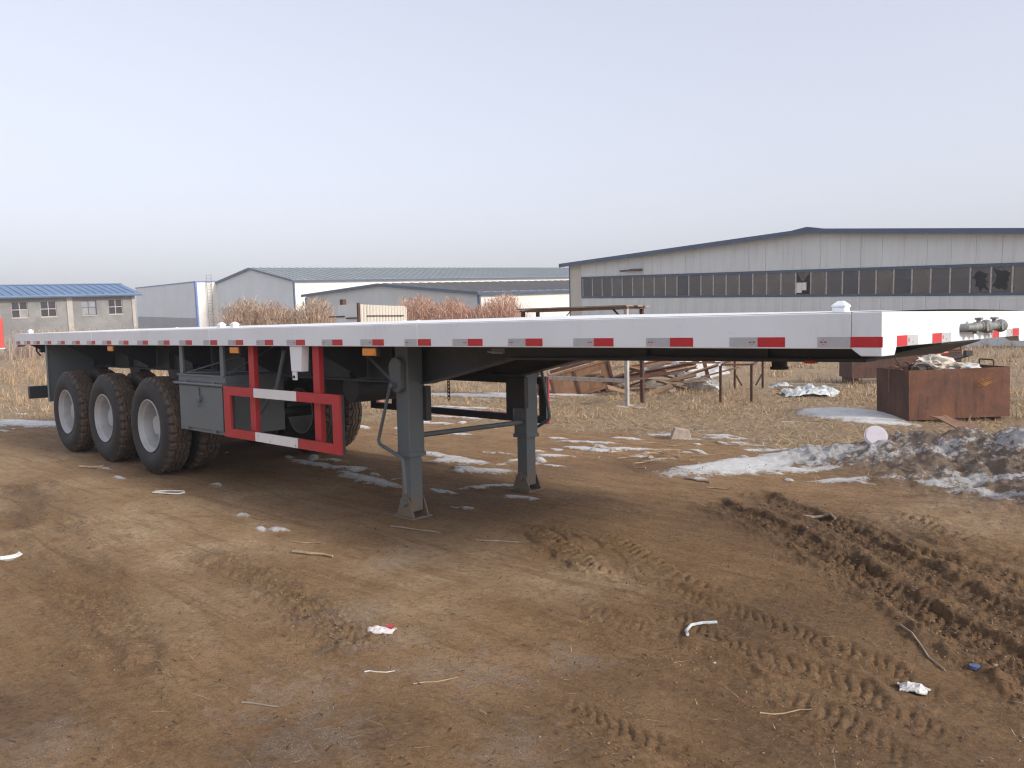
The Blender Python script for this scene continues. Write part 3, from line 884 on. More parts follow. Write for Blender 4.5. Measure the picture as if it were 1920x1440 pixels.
for xx in (-3.05, -6.1, -9.15):
    P_(MB().tube([(xx, .0002, RB + .004), (xx, .0002, HD - .006)], .0035, 6), 'weld_seam', 'white', 0)
# front corner plates with lowered ears, and the front panel
EZ = 1.367
for y0 in (0, WT - .012):
    P_(MB().prism([(-.129, y0, HD), (-.129, y0, RB), (-.088, y0, EZ), (0, y0, EZ), (0, y0, HD)], (0, .012, 0)), 'corner_plate', 'white', .004)
fz = 1.402
fp = MB().prism([(-.012, .013, HD), (-.012, .013, EZ), (-.012, .15, EZ), (-.012, .172, fz), (-.012, WT - .172, fz), (-.012, WT - .15, EZ), (-.012, WT - .013, EZ), (-.012, WT - .013, HD)], (.012, 0, 0))
P_(fp, 'front_panel', 'white', .004)
rp = MB().prism([(-LT - .002, .001, HD), (-LT - .002, .001, 1.365), (-LT - .002, .12, 1.365), (-LT - .002, .15, RB), (-LT - .002, WT - .15, RB), (-LT - .002, WT - .12, 1.365), (-LT - .002, WT - .001, 1.365), (-LT - .002, WT - .001, HD)], (-.012, 0, 0))
P_(rp, 'rear_panel', 'white', .004)
P_(MB().prism([(-LT - .001, 0.0, RB - .001), (-LT - .001, 0, 1.365), (-LT + .06, 0, 1.365), (-LT + .09, 0, RB - .001)], (0, .01, 0)), 'rear_ear', 'white', .002)

# chassis beams
BOT = [(-12.2, 1.20), (-11.3, 1.09), (-3.785, 1.09), (-2.83, 1.300), (-.30, 1.325)]
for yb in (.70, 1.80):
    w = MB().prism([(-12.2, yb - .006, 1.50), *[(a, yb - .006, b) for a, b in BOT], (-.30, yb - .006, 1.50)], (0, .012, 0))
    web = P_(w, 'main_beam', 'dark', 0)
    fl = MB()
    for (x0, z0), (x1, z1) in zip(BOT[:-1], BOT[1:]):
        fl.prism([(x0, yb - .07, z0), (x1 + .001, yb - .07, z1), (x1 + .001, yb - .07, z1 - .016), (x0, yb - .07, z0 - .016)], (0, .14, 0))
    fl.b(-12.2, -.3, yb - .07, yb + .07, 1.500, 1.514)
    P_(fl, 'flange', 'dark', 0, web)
    for k in range(15):
        xx = -11.6 + k * .62
        zb = 1.093 if xx < -3.8 else 1.30
        if -3.8 < xx < -2.7: continue
        P_(MB().b(xx - .004, xx + .004, yb - .062, yb - .007, zb, 1.499), 'web_stiffener', 'dark', 0, web)
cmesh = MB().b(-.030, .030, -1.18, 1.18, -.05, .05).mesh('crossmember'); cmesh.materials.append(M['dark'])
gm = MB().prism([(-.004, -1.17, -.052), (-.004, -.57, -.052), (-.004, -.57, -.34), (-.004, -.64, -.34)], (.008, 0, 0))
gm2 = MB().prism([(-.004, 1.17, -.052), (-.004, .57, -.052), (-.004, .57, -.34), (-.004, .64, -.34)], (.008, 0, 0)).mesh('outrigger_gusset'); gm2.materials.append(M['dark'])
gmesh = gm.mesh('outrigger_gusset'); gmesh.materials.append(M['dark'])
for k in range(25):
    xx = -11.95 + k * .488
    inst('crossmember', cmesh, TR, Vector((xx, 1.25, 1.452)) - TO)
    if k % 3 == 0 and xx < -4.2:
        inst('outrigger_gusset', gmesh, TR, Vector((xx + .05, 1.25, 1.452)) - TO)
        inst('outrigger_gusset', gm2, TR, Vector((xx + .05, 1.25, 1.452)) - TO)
# coupler plate, kingpin
cp = MB().b(-1.72, -.30, .64, 1.86, 1.314, 1.324)
cp.add([(-.30, .64, 1.314), (-.30, 1.86, 1.314), (-.02, 1.54, 1.392), (-.02, .96, 1.392), (-.30, .64, 1.324), (-.30, 1.86, 1.324), (-.02, 1.54, 1.400), (-.02, .96, 1.400)], [(0, 1, 2, 3), (7, 6, 5, 4), (0, 3, 7, 4), (1, 5, 6, 2), (2, 6, 7, 3)])
cp.b(-1.70, -1.64, .66, 1.84, 1.3245, 1.40).b(-.9, -.84, .66, 1.84, 1.3245, 1.40).b(-.34, -.302, .66, 1.84, 1.3245, 1.40)
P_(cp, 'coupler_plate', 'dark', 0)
def disc(mb, c, r, z0, z1, n=20, r2=None):
    return mb.tube([(c[0], c[1], z0), (c[0], c[1], z1)], r, n, r2)
kp = MB(); disc(kp, (-1.06, 1.25), .046, 1.240, 1.314); disc(kp, (-1.06, 1.25), .056, 1.224, 1.240)
P_(kp, 'kingpin', 'black', 0)
P_(MB().b(-.62, -.56, .62, .66, 1.298, 1.314), 'underside_reflector', 'tape_red', .002)
P_(MB().b(-2.44, -2.40, .10, .18, 1.352, 1.385).tube([(-2.46, .09, 1.365), (-2.33, .09, 1.36)], .006, 6), 'cable_bracket', 'steel', 0)

# reflective tape, .508 m apart along the rail
tape_r = MB().b(-.067, .067, -.0012, 0, -.0225, .0225).mesh('red_tape'); tape_r.materials.append(M['tape_red'])
tape_s = MB().b(-.072, .072, -.0012, 0, -.0225, .0225).mesh('silver_tape'); tape_s.materials.append(M['tape_silver'])
prm = MB()
for q, (dx, dz, w, h) in enumerate(((0, .010, .006, .003), (-.010, 0, .010, .007), (.010, 0, .010, .007), (0, 0, .008, .002), (0, -.010, .005, .003))):
    prm.b(dx - w / 2, dx + w / 2, -.0019, -.0013, dz - h / 2, dz + h / 2)
prm = prm.mesh('tape_print'); prm.materials.append(M['print'])
tx0 = [-.0645, -.495, -.975, -1.465, -1.978, -2.480, -2.976, -3.490, -4.000, -4.52, -5.012, -5.525, -6.013, -6.537, -7.044, -7.576, -8.10, -8.60, -9.105, -9.623, -10.17, -10.70, -11.175, -11.60, -12.06]
for k, xx in enumerate(tx0):
    inst('red_tape', tape_r, TR, Vector((xx, -.0005, RB + .030)) - TO)
    s = inst('silver_tape', tape_s, TR, Vector((xx - .1405, -.0005, RB + .030)) - TO)
    if xx < -12: s.location.x += .03; s.scale.x = .5
    if k < 12: inst('tape_print', prm, s, ((.045 if k % 2 else -.045), 0, 0))
for y0, y1, nm in ((.172, .30, 'red_tape'), (.301, .446, 'silver_tape'), (.65, .788, 'red_tape'), (.789, .941, 'silver_tape'), (1.55, 1.703, 'silver_tape'), (1.704, 1.853, 'red_tape'), (2.021, 2.16, 'silver_tape'), (2.161, 2.318, 'red_tape')):
    o = P_(MB().b(.0005, .0017, y0, y1, fz + .003, fz + .049), nm, 'tape_red' if 'red' in nm else 'tape_silver', 0)
    if 'silver' in nm:
        yy = y0 + .02 if y0 < 1.2 else y1 - .02
        P_(MB().b(.0018, .0024, yy - .006, yy + .006, fz + .018, fz + .036).b(.0018, .0024, yy + .05 if y0 < 1.2 else yy - .05, yy + .056 if y0 < 1.2 else yy - .044, fz + .012, fz + .020), 'tape_print', 'print', 0, o)

# twist locks
tl = MB().b(-.052, .052, -.052, .052, -.03, .026).add(
    [(-.058, -.058, .030), (.058, -.058, .030), (.058, .058, .030), (-.058, .058, .030), (-.058, -.058, .042), (.058, -.058, .042), (.058, .058, .042), (-.058, .058, .042), (-.020, -.022, .078), (.020, -.022, .078), (.020, .022, .078), (-.020, .022, .078)],
    [(0, 3, 2, 1), (0, 1, 5, 4), (1, 2, 6, 5), (2, 3, 7, 6), (3, 0, 4, 7), (4, 5, 9, 8), (5, 6, 10, 9), (6, 7, 11, 10), (7, 4, 8, 11), (8, 9, 10, 11)]).b(-.02, .02, -.02, .02, .026, .031)
tlm = tl.mesh('twist_lock'); tlm.materials.append(M['white'])
for (xx, yy, zz) in ((-.235, .15, 1.566), (-5.89, .15, 1.572), (-6.15, .15, 1.572), (-12.06, .16, 1.572), (-12.1, 2.34, 1.572), (-5.87, 2.34, 1.572), (-6.12, 2.34, 1.572)):
    o = inst('twist_lock', tlm, TR, Vector((xx, yy, zz)) - TO)
    o.scale = (.56, .56, .56)
    b = o.modifiers.new('bevel', 'BEVEL'); b.width = .005; b.segments = 2

# air couplings on the front panel
for k, (yy, s) in enumerate(((1.20, 1.0), (1.50, 1.0))):
    c = MB()
    c.tube([(.0, yy - .10, 1.470), (.035, yy - .10, 1.470), (.055, yy - .075, 1.472), (.055, yy + .03, 1.474)], .022, 12)
    c.tube([(.055, yy + .02, 1.474), (.055, yy + .115, 1.474)], .026, 16)
    c.tube([(.055, yy + .115, 1.474), (.055, yy + .150, 1.474)], .030, 16, .037)
    c.tube([(.020, yy + .06, 1.474), (.088, yy + .06, 1.474)], .026, 16)
    body = P_(c, 'air_coupling', 'steel', .002, smooth=True)
    h = MB(); h.tube([(.055, yy + .01, 1.490), (.055, yy + .01, 1.512)], .012, 8).box((.055, yy + .015, 1.516), (.03, .05, .012))
    P_(h, 'valve_cap', 'steel', .002, body)
    P_(MB().b(.045, .065, yy - .06, yy - .02, 1.438, 1.452), 'latch', 'steel', .001, body)

# marker lamps
for xx in (-3.63, -5.67, -8.63):
    lamp = P_(MB().b(xx - .085, xx + .085, .030, .062, 1.324, 1.397), 'marker_lamp', 'black', .003)
    P_(MB().b(xx - .078, xx + .078, .014, .030, 1.330, 1.384), 'lens', 'amber', .005, lamp)

# white hanging lock post
P_(MB().prism([(-4.715, .014, 1.397), (-4.530, .014, 1.397), (-4.552, .014, 1.19), (-4.700, .014, 1.19)], (0, .07, 0)).prism([(-4.700, .02, 1.19), (-4.635, .02, 1.19), (-4.637, .02, 1.118), (-4.697, .02, 1.118)], (0, .015, 0)), 'hanging_lock_post', 'white', .004)
P_(MB().tube([(-4.667, .0195, 1.145), (-4.667, .012, 1.145)], .013, 10), 'pin', 'black', 0)

# side guards
def guard(y, x0, x1, posts, split, sgn):
    """frame of flat bar, red ends and white middles; the face that looks inwards carries dark backing bars"""
    zt, zb = 1.022, .552
    ya, yb = (y, y + .020) if sgn > 0 else (y + .025, y + .045)
    def c_shape(xe, xi, xs):
        return [(xe, ya, zb), (xs, ya, zb), (xs, ya, zb + .080), (xi, ya, zb + .080), (xi, ya, zt - .080), (xs, ya, zt - .080), (xs, ya, zt), (xe, ya, zt)]
    g = P_(MB().prism(c_shape(x0, x0 + .122, split[0]), (0, yb - ya, 0)), 'side_guard', 'red', 0)
    P_(MB().prism(c_shape(x1, x1 - .10, split[1]), (0, yb - ya, 0)), 'red_section', 'red', 0, g)
    for z0, z1 in ((zt - .080, zt), (zb, zb + .080)):
        P_(MB().b(split[0], split[1], ya, yb, z0, z1), 'white_section', 'gwhite', 0, g)
    bk = (yb + .0005, yb + .028) if sgn > 0 else (ya - .028, ya - .0005)
    for q in ((x0 + .004, x1 - .004, zt - .076, zt - .004), (x0 + .004, x1 - .004, zb + .004, zb + .076), (x0 + .004, x0 + .118, zb + .0765, zt - .0765), (x1 - .096, x1 - .004, zb + .0765, zt - .0765)):
        P_(MB().b(q[0], q[1], bk[0], bk[1], q[2], q[3]), 'backing_bar', 'dark', 0, g)
    for px in posts:
        yy = y + .050 if sgn > 0 else y - .050
        P_(MB().b(px - .047, px + .047, yy, yy + .045, zb + .02, RB + .012), 'post', 'red' if sgn > 0 else 'dark', .003, g)
    return g
guard(.03, -5.932, -4.05, (-5.485, -4.437), (-5.372, -4.668), 1)
guard(WT - .075, -6.93, -4.04, (-6.4, -4.5), (-5.9, -5.0), -1)
P_(MB().tube([(-5.93, .3, .62), (-5.35, .25, 1.02), (-5.2, .25, 1.35)], .018, 8), 'strut', 'grey', 0)

# tool box
tb = MB().b(-7.0, -6.0, .085, .70, .540, 1.110)
box = P_(tb, 'tool_box', 'grey', .006)
P_(MB().b(-6.965, -6.045, .072, .083, .575, .998), 'door', 'grey', .004, box)
P_(MB().b(-7.0, -6.0, .078, .084, 1.040, 1.046).b(-6.0, -5.994, .1, .7, 1.040, 1.046).b(-7.0, -6.0, .070, .084, 1.096, 1.112), 'lip', 'grey', .001, box)
P_(MB().tube([(-7.045, .06, 1.020), (-5.985, .06, 1.020)], .015, 10), 'hinge_rod', 'grey', 0, box)
for xx in (-6.80, -6.2):
    P_(MB().b(xx - .03, xx + .03, .060, .084, 1.024, 1.046), 'hinge_lug', 'grey', .002, box)
    P_(MB().b(xx - .03, xx + .03, .058, .071, .560, .582), 'hinge', 'grey', .002, box)
P_(MB().b(-6.535, -6.505, .058, .071, .86, .985).tube([(-6.50, .071, .875), (-6.50, .045, .875)], .032, 12).box((-6.52, .045, .835), (.02, .012, .09), Matrix.Rotation(R(-25), 3, 'Y')), 'latch', 'grey', .002, box)
for xx in (-6.91, -6.04):
    P_(MB().b(xx - .036, xx + .036, .078, .100, 1.112, RB + .01), 'hanger', 'grey', .002, box)
P_(MB().prism([(-6.9, .1, 1.115), (-6.25, .65, 1.115), (-6.25, .65, 1.125), (-6.9, .1, 1.125)], (.03, 0, 0.0)).tube([(-6.02, .12, 1.12), (-6.02, .65, 1.39)], .008, 6).tube([(-6.88, .12, 1.12), (-6.2, .66, 1.36)], .008, 6), 'brace', 'grey', 0, box)

# air tank and brake parts behind the guard
P_(MB().tube([(-5.0, .80, .98), (-5.0, .82, .98), (-5.0, 1.55, .98), (-5.0, 1.57, .98)], .13, 20), 'air_tank', 'dark', .01, smooth=True)
P_(MB().b(-5.75, -5.55, .9, 1.6, .86, 1.08), 'valve_box', 'dark', .004)

# wheels and axles
NS = 132
prof = [(.045, .272), (.022, .300), (.004, .345), (-.004, .400), (.004, .452), (.020, .488), (.036, .508), (.044, .519), (.050, .527), (.072, .529), (.092, .530), (.096, .518), (.104, .518), (.108, .5305), (.138, .531), (.142, .518), (.150, .518),
        (.154, .531), (.184, .5305), (.188, .518), (.196, .518), (.200, .530), (.220, .529), (.242, .527), (.248, .519), (.256, .508), (.272, .488), (.288, .452), (.296, .400), (.288, .345), (.270, .300), (.247, .272)]
def tread(i, j, y, r):
    n = len(prof); k = j % 4
    sh = 5 < i < 10 or n - 11 < i < n - 6
    if sh and k == 0: r -= .022
    if 10 <= i <= 21:
        y += .007 * (1 if (j // 3) % 2 else -1)
        if i in (13, 14, 17, 18) and j % 6 == 0: r -= .010
    return y, r, 0
tyre_me = MB().lathe(prof, NS, fn=tread).mesh('tyre'); tyre_me.materials.append(M['tyre']); tyre_me.shade_smooth(); tyre_me.set_sharp_from_angle(angle=R(30))
rimp = [(.050, .270), (.030, .284), (.018, .290), (.012, .286), (.012, .278), (.022, .272), (.034, .268), (.050, .262), (.060, .250), (.075, .246), (.185, .240), (.200, .225), (.206, .18), (.20, .12), (.165, .112), (.150, .10), (.148, .0)]
rim_me = MB().lathe(rimp, 48).mesh('rim'); rim_me.materials.append(M['rim']); rim_me.shade_smooth(); rim_me.set_sharp_from_angle(angle=R(35))
rimi = [(.247, .270), (.262, .284), (.272, .290), (.278, .286), (.278, .276), (.262, .268), (.24, .255), (.10, .245), (.06, .21), (.05, .12), (.05, .0)]
rimi_me = MB().lathe(rimi, 48).mesh('rim'); rimi_me.materials.append(M['rim']); rimi_me.shade_smooth()
hubm = MB().tube([(0, .10, 0), (0, .19, 0)], .10, 20)
for k in range(10):
    a = k * math.pi / 5
    hubm.tube([(.145 * math.cos(a), .215, .145 * math.sin(a)), (.145 * math.cos(a), .185, .145 * math.sin(a))], .014, 6)
hub_me = hubm.mesh('hub'); hub_me.materials.append(M['rim'])
val_me = MB().tube([(.0, .10, .235), (.0, .05, .215)], .006, 6).mesh('valve_stem'); val_me.materials.append(M['black'])
for ai, ax in enumerate((-7.665, -8.98, -10.285)):
    for yo, inner, flip in ((.010, False, False), (.345, True, False), (WT - .010, False, True), (WT - .345, True, True)):
        w = bpy.data.objects.new('wheel', None); COL.objects.link(w); w.parent = TR; w.empty_display_size = .3
        w.location = Vector((ax, yo, .526)) - TO
        spin = R(17 * (ai + 1) + (40 if inner else 0))
        w.rotation_euler = (0, spin, math.pi if flip else 0)
        inst('tyre', tyre_me, w, (0, 0, 0))
        if not inner:
            inst('rim', rim_me, w, (0, 0, 0)); inst('hub', hub_me, w, (0, 0, 0)); inst('valve_stem', val_me, w, (0, 0, 0))
        else:
            inst('rim', rimi_me, w, (0, 0, 0))
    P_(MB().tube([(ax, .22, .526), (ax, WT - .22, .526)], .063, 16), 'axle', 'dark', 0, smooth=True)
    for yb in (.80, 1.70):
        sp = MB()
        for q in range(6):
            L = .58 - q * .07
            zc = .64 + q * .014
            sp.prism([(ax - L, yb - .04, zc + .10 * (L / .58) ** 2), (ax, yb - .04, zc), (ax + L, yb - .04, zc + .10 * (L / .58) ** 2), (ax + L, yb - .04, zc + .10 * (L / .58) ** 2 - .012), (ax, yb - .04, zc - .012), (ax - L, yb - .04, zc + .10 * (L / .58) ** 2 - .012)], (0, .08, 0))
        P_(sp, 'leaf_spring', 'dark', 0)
for hx in (-6.98, -8.32, -9.63, -10.97):
    for yb in (.72, 1.78):
        P_(MB().prism([(hx - .16, yb - .05, 1.074), (hx + .16, yb - .05, 1.074), (hx + .07, yb - .05, .66), (hx - .07, yb - .05, .66)], (0, .10, 0)), 'spring_hanger', 'dark', .003)
# mud flaps, rear bar and lamps
for y0, y1 in ((.05, .70), (WT - .70, WT - .05)):
    P_(MB().b(-11.02, -11.005, y0, y1, .62, RB).b(-11.03, -10.97, y0 - .012, y0, .62, RB), 'mud_flap', 'grey', .002)
P_(MB().b(-12.14, -12.06, .10, WT - .10, .605, .785), 'rear_bumper_bar', 'dark', .004)
for yb in (.7, 1.8):
    P_(MB().b(-12.10, -12.04, yb - .05, yb + .05, .785, 1.3), 'bumper_post', 'dark', .003)
for yb in (.30, WT - .62):
    tlp = P_(MB().b(-12.20, -12.12, yb, yb + .32, 1.275, RB - .001), 'tail_lamp', 'black', .003)
    P_(MB().b(-12.215, -12.201, yb + .02, yb + .30, 1.29, 1.38), 'lens', 'tape_red', .003, tlp)
P_(MB().tube([(-11.9, .18, RB), (-11.9, .18, 1.30), (-11.75, .18, 1.24)], .012, 6).b(-11.55, -11.45, .2, .26, 1.22, RB), 'rope_hook', 'rust_dark', 0)

# landing gear
def landing(xl, yl, sgn, crank):
    up = MB().b(xl - .078, xl + .078, yl - .078, yl + .078, .520, 1.395)
    leg = P_(up, 'landing_leg', 'grey', .008)
    P_(MB().b(xl - .086, xl + .086, yl - .086, yl + .086, .500, .535), 'collar', 'grey', .004, leg)
    P_(MB().b(xl - .060, xl + .060, yl - .060, yl + .060, .055, .500), 'inner_leg', 'grey', .006, leg)
    ft = MB().b(xl - .120, xl + .120, yl - .105, yl + .105, .004, .018)
    for s in (-1, 1):
        ft.prism([(xl - .112, yl + s * .074 - .005, .018), (xl + .112, yl + s * .074 - .005, .018), (xl + .055, yl + s * .074 - .005, .15), (xl + .03, yl + s * .074 - .005, .175), (xl - .03, yl + s * .074 - .005, .175), (xl - .055, yl + s * .074 - .005, .15)], (0, .010, 0))
    P_(ft, 'foot', 'grey', .002, leg)
    P_(MB().tube([(xl, yl - .105, .125), (xl, yl + .105, .125)], .026, 12), 'pin', 'grey', .002, leg)
    yo = yl + sgn * .079
    gx = []
    for k in range(18):
        a = 2 * math.pi * k / 18
        r = .085 if math.sin(a) > 0 else .062
        gx.append((xl - .01 + r * math.cos(a), yo, 1.14 + (.075 if math.sin(a) > -.01 else -.06) + r * math.sin(a)))
    P_(MB().prism(gx, (0, sgn * .055, 0)), 'gearbox', 'grey', .008, leg)
    P_(MB().tube([(xl - .01, yo + sgn * .03, 1.08), (xl - .01, yo + sgn * .10, 1.08)], .02, 10), 'gear_shaft', 'grey', 0, leg)
    P_(MB().tube(crank, .014, 8), 'crank_handle', 'grey', 0, leg, smooth=True)
    P_(MB().b(xl - .11, xl + .11, min(yl - sgn * .08, .70 if sgn < 0 else 1.80), max(yl - sgn * .08, .70 if sgn < 0 else 1.80) + .002, .78, 1.06), 'mount_plate', 'dark', .003, leg)
    P_(MB().tube([(xl - .08, yl, 1.02), (xl - .62, yl + .02, 1.33)], .016, 8), 'diagonal_brace', 'grey', 0, leg)
    return leg
def round_path(pts, k=4, rr=.05):
    pts = [Vector(q) for q in pts]; out = [pts[0]]
    for a, b, c in zip(pts[:-2], pts[1:-1], pts[2:]):
        p, q = b + (a - b).normalized() * rr, b + (c - b).normalized() * rr
        for i in range(k + 1):
            t = i / k
            out.append(p * (1 - t) ** 2 + b * 2 * t * (1 - t) + q * t * t)
    return out + [pts[-1]]
landing(-3.86, .57, -1, round_path([(-3.88, .40, 1.10), (-3.95, .42, .98), (-4.10, .42, .60), (-3.78, .42, .505), (-3.76, .42, .23)]))
landing(-3.86, 1.93, 1, round_path([(-3.80, 2.09, 1.12), (-3.71, 2.10, .66), (-4.0, 2.10, .505), (-3.99, 2.10, .25)]))
P_(MB().tube([(-3.84, .655, .66), (-3.84, 1.845, .645)], .022, 12), 'cross_shaft', 'grey', 0, smooth=True)

def chain(x, y, z0, n):
    c = MB()
    for i in range(n):
        zc = z0 - i * .034
        ring = []
        for k in range(11):
            a = 2 * math.pi * k / 10
            u, v = .014 * math.cos(a), .024 * math.sin(a)
            ring.append((x + (u if i % 2 else 0), y + (0 if i % 2 else u), zc + v))
        c.tube(ring, .0045, 5, cap=False)
    c.b(x - .05, x + .05, y - .02, y + .02, z0 + .02, z0 + .045)
    P_(c, 'chain', 'rust_dark', 0)
chain(-5.2, .9, 1.17, 11)
chain(-4.55, 1.6, 1.06, 7)

# ------------------------------------------------------------------ buildings (they stand on ground that tilts a little against the yard)
TILT = Matrix.Rotation(math.atan(.036), 3, 'X') @ Matrix.Rotation(math.atan(.031), 3, 'Y')
def site(name, loc, th, label, cat):
    rot = (TILT @ Matrix.Rotation(R(th), 3, 'Z')).to_euler()
    return thing(name, loc, label, cat, rot=rot)

# right-hand warehouse: gable wall along local x, depth along local y
WH = site('warehouse', (-38.66, 44.36, 0), -4, 'long grey warehouse with navy roof edge and a strip of windows', 'building')
SPAN, EAV, RID, DEP = 38.6, 6.05, 7.30, 60
def roofz(s): return EAV + (RID - EAV) * (s / (SPAN / 2) if s < SPAN / 2 else (SPAN - s) / (SPAN / 2))
PW = 1.17
npan = int(SPAN / PW)
low_me = MB().b(.006, PW - .006, 0, .05, -1.6, 3.52).mesh('wall_panel'); low_me.materials.append(M['clad_grey'])
crm_me = MB().b(.006, PW - .006, 0, .05, -1.6, 6.0).mesh('wall_panel'); crm_me.materials.append(M['clad_cream'])
inst('wall_panel', crm_me, WH, (0, 0, 0))
for i in range(1, npan):
    s0, s1 = i * PW, (i + 1) * PW
    inst('wall_panel', low_me, WH, (s0, random.uniform(-.006, .006), 0))
    dy = random.uniform(-.006, .006)
    MB().prism([(s0 + .006, dy, 5.10), (s1 - .006, dy, 5.10), (s1 - .006, dy, roofz(s1) - .05), *([(SPAN / 2, dy, RID - .05)] if s0 < SPAN / 2 < s1 else []), (s0 + .006, dy, roofz(s0) - .05)], (0, .05, 0)).build('wall_panel', M['clad_grey'], WH)
MB().b(npan * PW, SPAN, 0, .05, -1.6, 6.0).build('wall_panel', M['clad_cream'], WH)
MB().b(.0, .12, .055, DEP, -1.6, EAV - .1).b(SPAN - .12, SPAN, .055, DEP, -1.6, EAV - .1).b(.13, SPAN - .13, DEP - .1, DEP, -1.6, EAV).build('back_walls', M['clad_grey'], WH)
MB().b(1.2, npan * PW, .052, .10, -1.6, 3.40).b(1.2, npan * PW, .052, .10, 5.2, 6.0).build('inner_lining', M['interior'], WH)
MB().b(.2, SPAN - .2, .3, DEP - .2, -.4, -.3).b(.3, SPAN - .3, 17.9, 18, -.3, 4.4).build('inner_partition', M['interior'], WH)
rf = MB().prism([(-.65, -.5, EAV - .04), (SPAN / 2, -.5, RID), (SPAN / 2, -.5, RID + .10), (-.65, -.5, EAV + .06)], (0, DEP + 1, 0)).prism([(SPAN + .65, -.5, EAV - .04), (SPAN / 2, -.5, RID), (SPAN / 2, -.5, RID + .10), (SPAN + .65, -.5, EAV + .06)], (0, DEP + 1, 0))
roof = rf.build('roof', M['roof_brown'], WH)
fa = MB().prism([(-.66, -.54, EAV - .20), (SPAN / 2, -.54, RID - .16), (SPAN / 2, -.54, RID + .12), (-.66, -.54, EAV + .08)], (0, .035, 0)).prism([(SPAN + .66, -.54, EAV - .20), (SPAN / 2, -.54, RID - .16), (SPAN / 2, -.54, RID + .12), (SPAN + .66, -.54, EAV + .08)], (0, .035, 0))
fa.prism([(SPAN / 2 - .9, -.56, RID + .07), (SPAN / 2 + .9, -.56, RID + .07), (SPAN / 2, -.56, RID + .22)], (0, .3, 0))
fa.build('fascia', M['trim_navy'], roof)
MB().b(-.10, .0, -.02, .14, -1.6, EAV).build('corner_trim', M['trim_navy'], WH)
MB().b(1.18, npan * PW, -.05, .03, 3.54, 3.66).b(1.18, npan * PW, -.06, .03, 4.95, 5.08).b(1.17, 1.28, -.055, .03, 3.66, 4.95).build('window_frame', M['trim_navy'], WH)
mul_me = MB().b(-.035, .035, -.03, .03, 3.66, 4.95).mesh('mullion'); mul_me.materials.append(M['mullion'])
MP = .948
nm = int((npan * PW - 1.32) / MP)
pane_mes = []
for gname in ('glass', 'glass_b', 'glass_c', 'glass_b'):
    pm_ = MB().b(.036, MP - .036, .0, .012, 3.662, 4.948).mesh('pane'); pm_.materials.append(M[gname]); pane_mes.append(pm_)
def broken(seed):
    rr = random.Random(seed)
    cx, cz = MP / 2 + .05, 4.3
    out, inn = [], []
    for k in range(20):
        a = 2 * math.pi * k / 20
        c, s = math.cos(a), math.sin(a)
        t = min((MP / 2 - .036) / max(abs(c), 1e-6), .643 / max(abs(s), 1e-6))
        out.append((MP / 2 + c * t, .0, 4.305 + s * t))
        q = rr.uniform(.45, .98)
        inn.append((MP / 2 + c * t * q, .0, 4.305 + s * t * q))
    mb = MB()
    for k in range(20):
        j = (k + 1) % 20
        mb.prism([out[k], out[j], inn[j], inn[k]], (0, .012, 0))
    return mb
for i in range(nm + 1):
    s = 1.32 + MP * i
    inst('mullion', mul_me, WH, (s, 0, 0))
    if i == nm: break
    if i in (28, 29): broken(i).build('pane', M['glass'], WH).location.x = s
    elif i == 18:
        MB().b(.036, MP * .40, 0, .012, 3.75, 4.35).b(MP * .42, MP * .7, 0, .012, 3.9, 4.35).build('pane', M['clad_white'], WH).location.x = s
        MB().prism([(.036, .0, 4.948), (MP - .036, 0, 4.948), (MP * .45, 0, 4.4)], (0, .012, 0)).build('pane', M['glass'], WH).location.x = s
    else:
        o = inst('pane', random.choice(pane_mes), WH, (s, random.uniform(-.004, .004), 0), (random.uniform(-.004, .004), 0, random.uniform(-.006, .006)))
MB().tube([(5.1, -.22, 5.42), (7.0, -.22, 5.46)], .07, 6).box((6.5, -.18, 5.46), (.9, .3, .16)).box((6.5, -.06, 5.46), (.2, .2, .1)).build('wall_bracket_lamp', M['rust_dark'], WH)

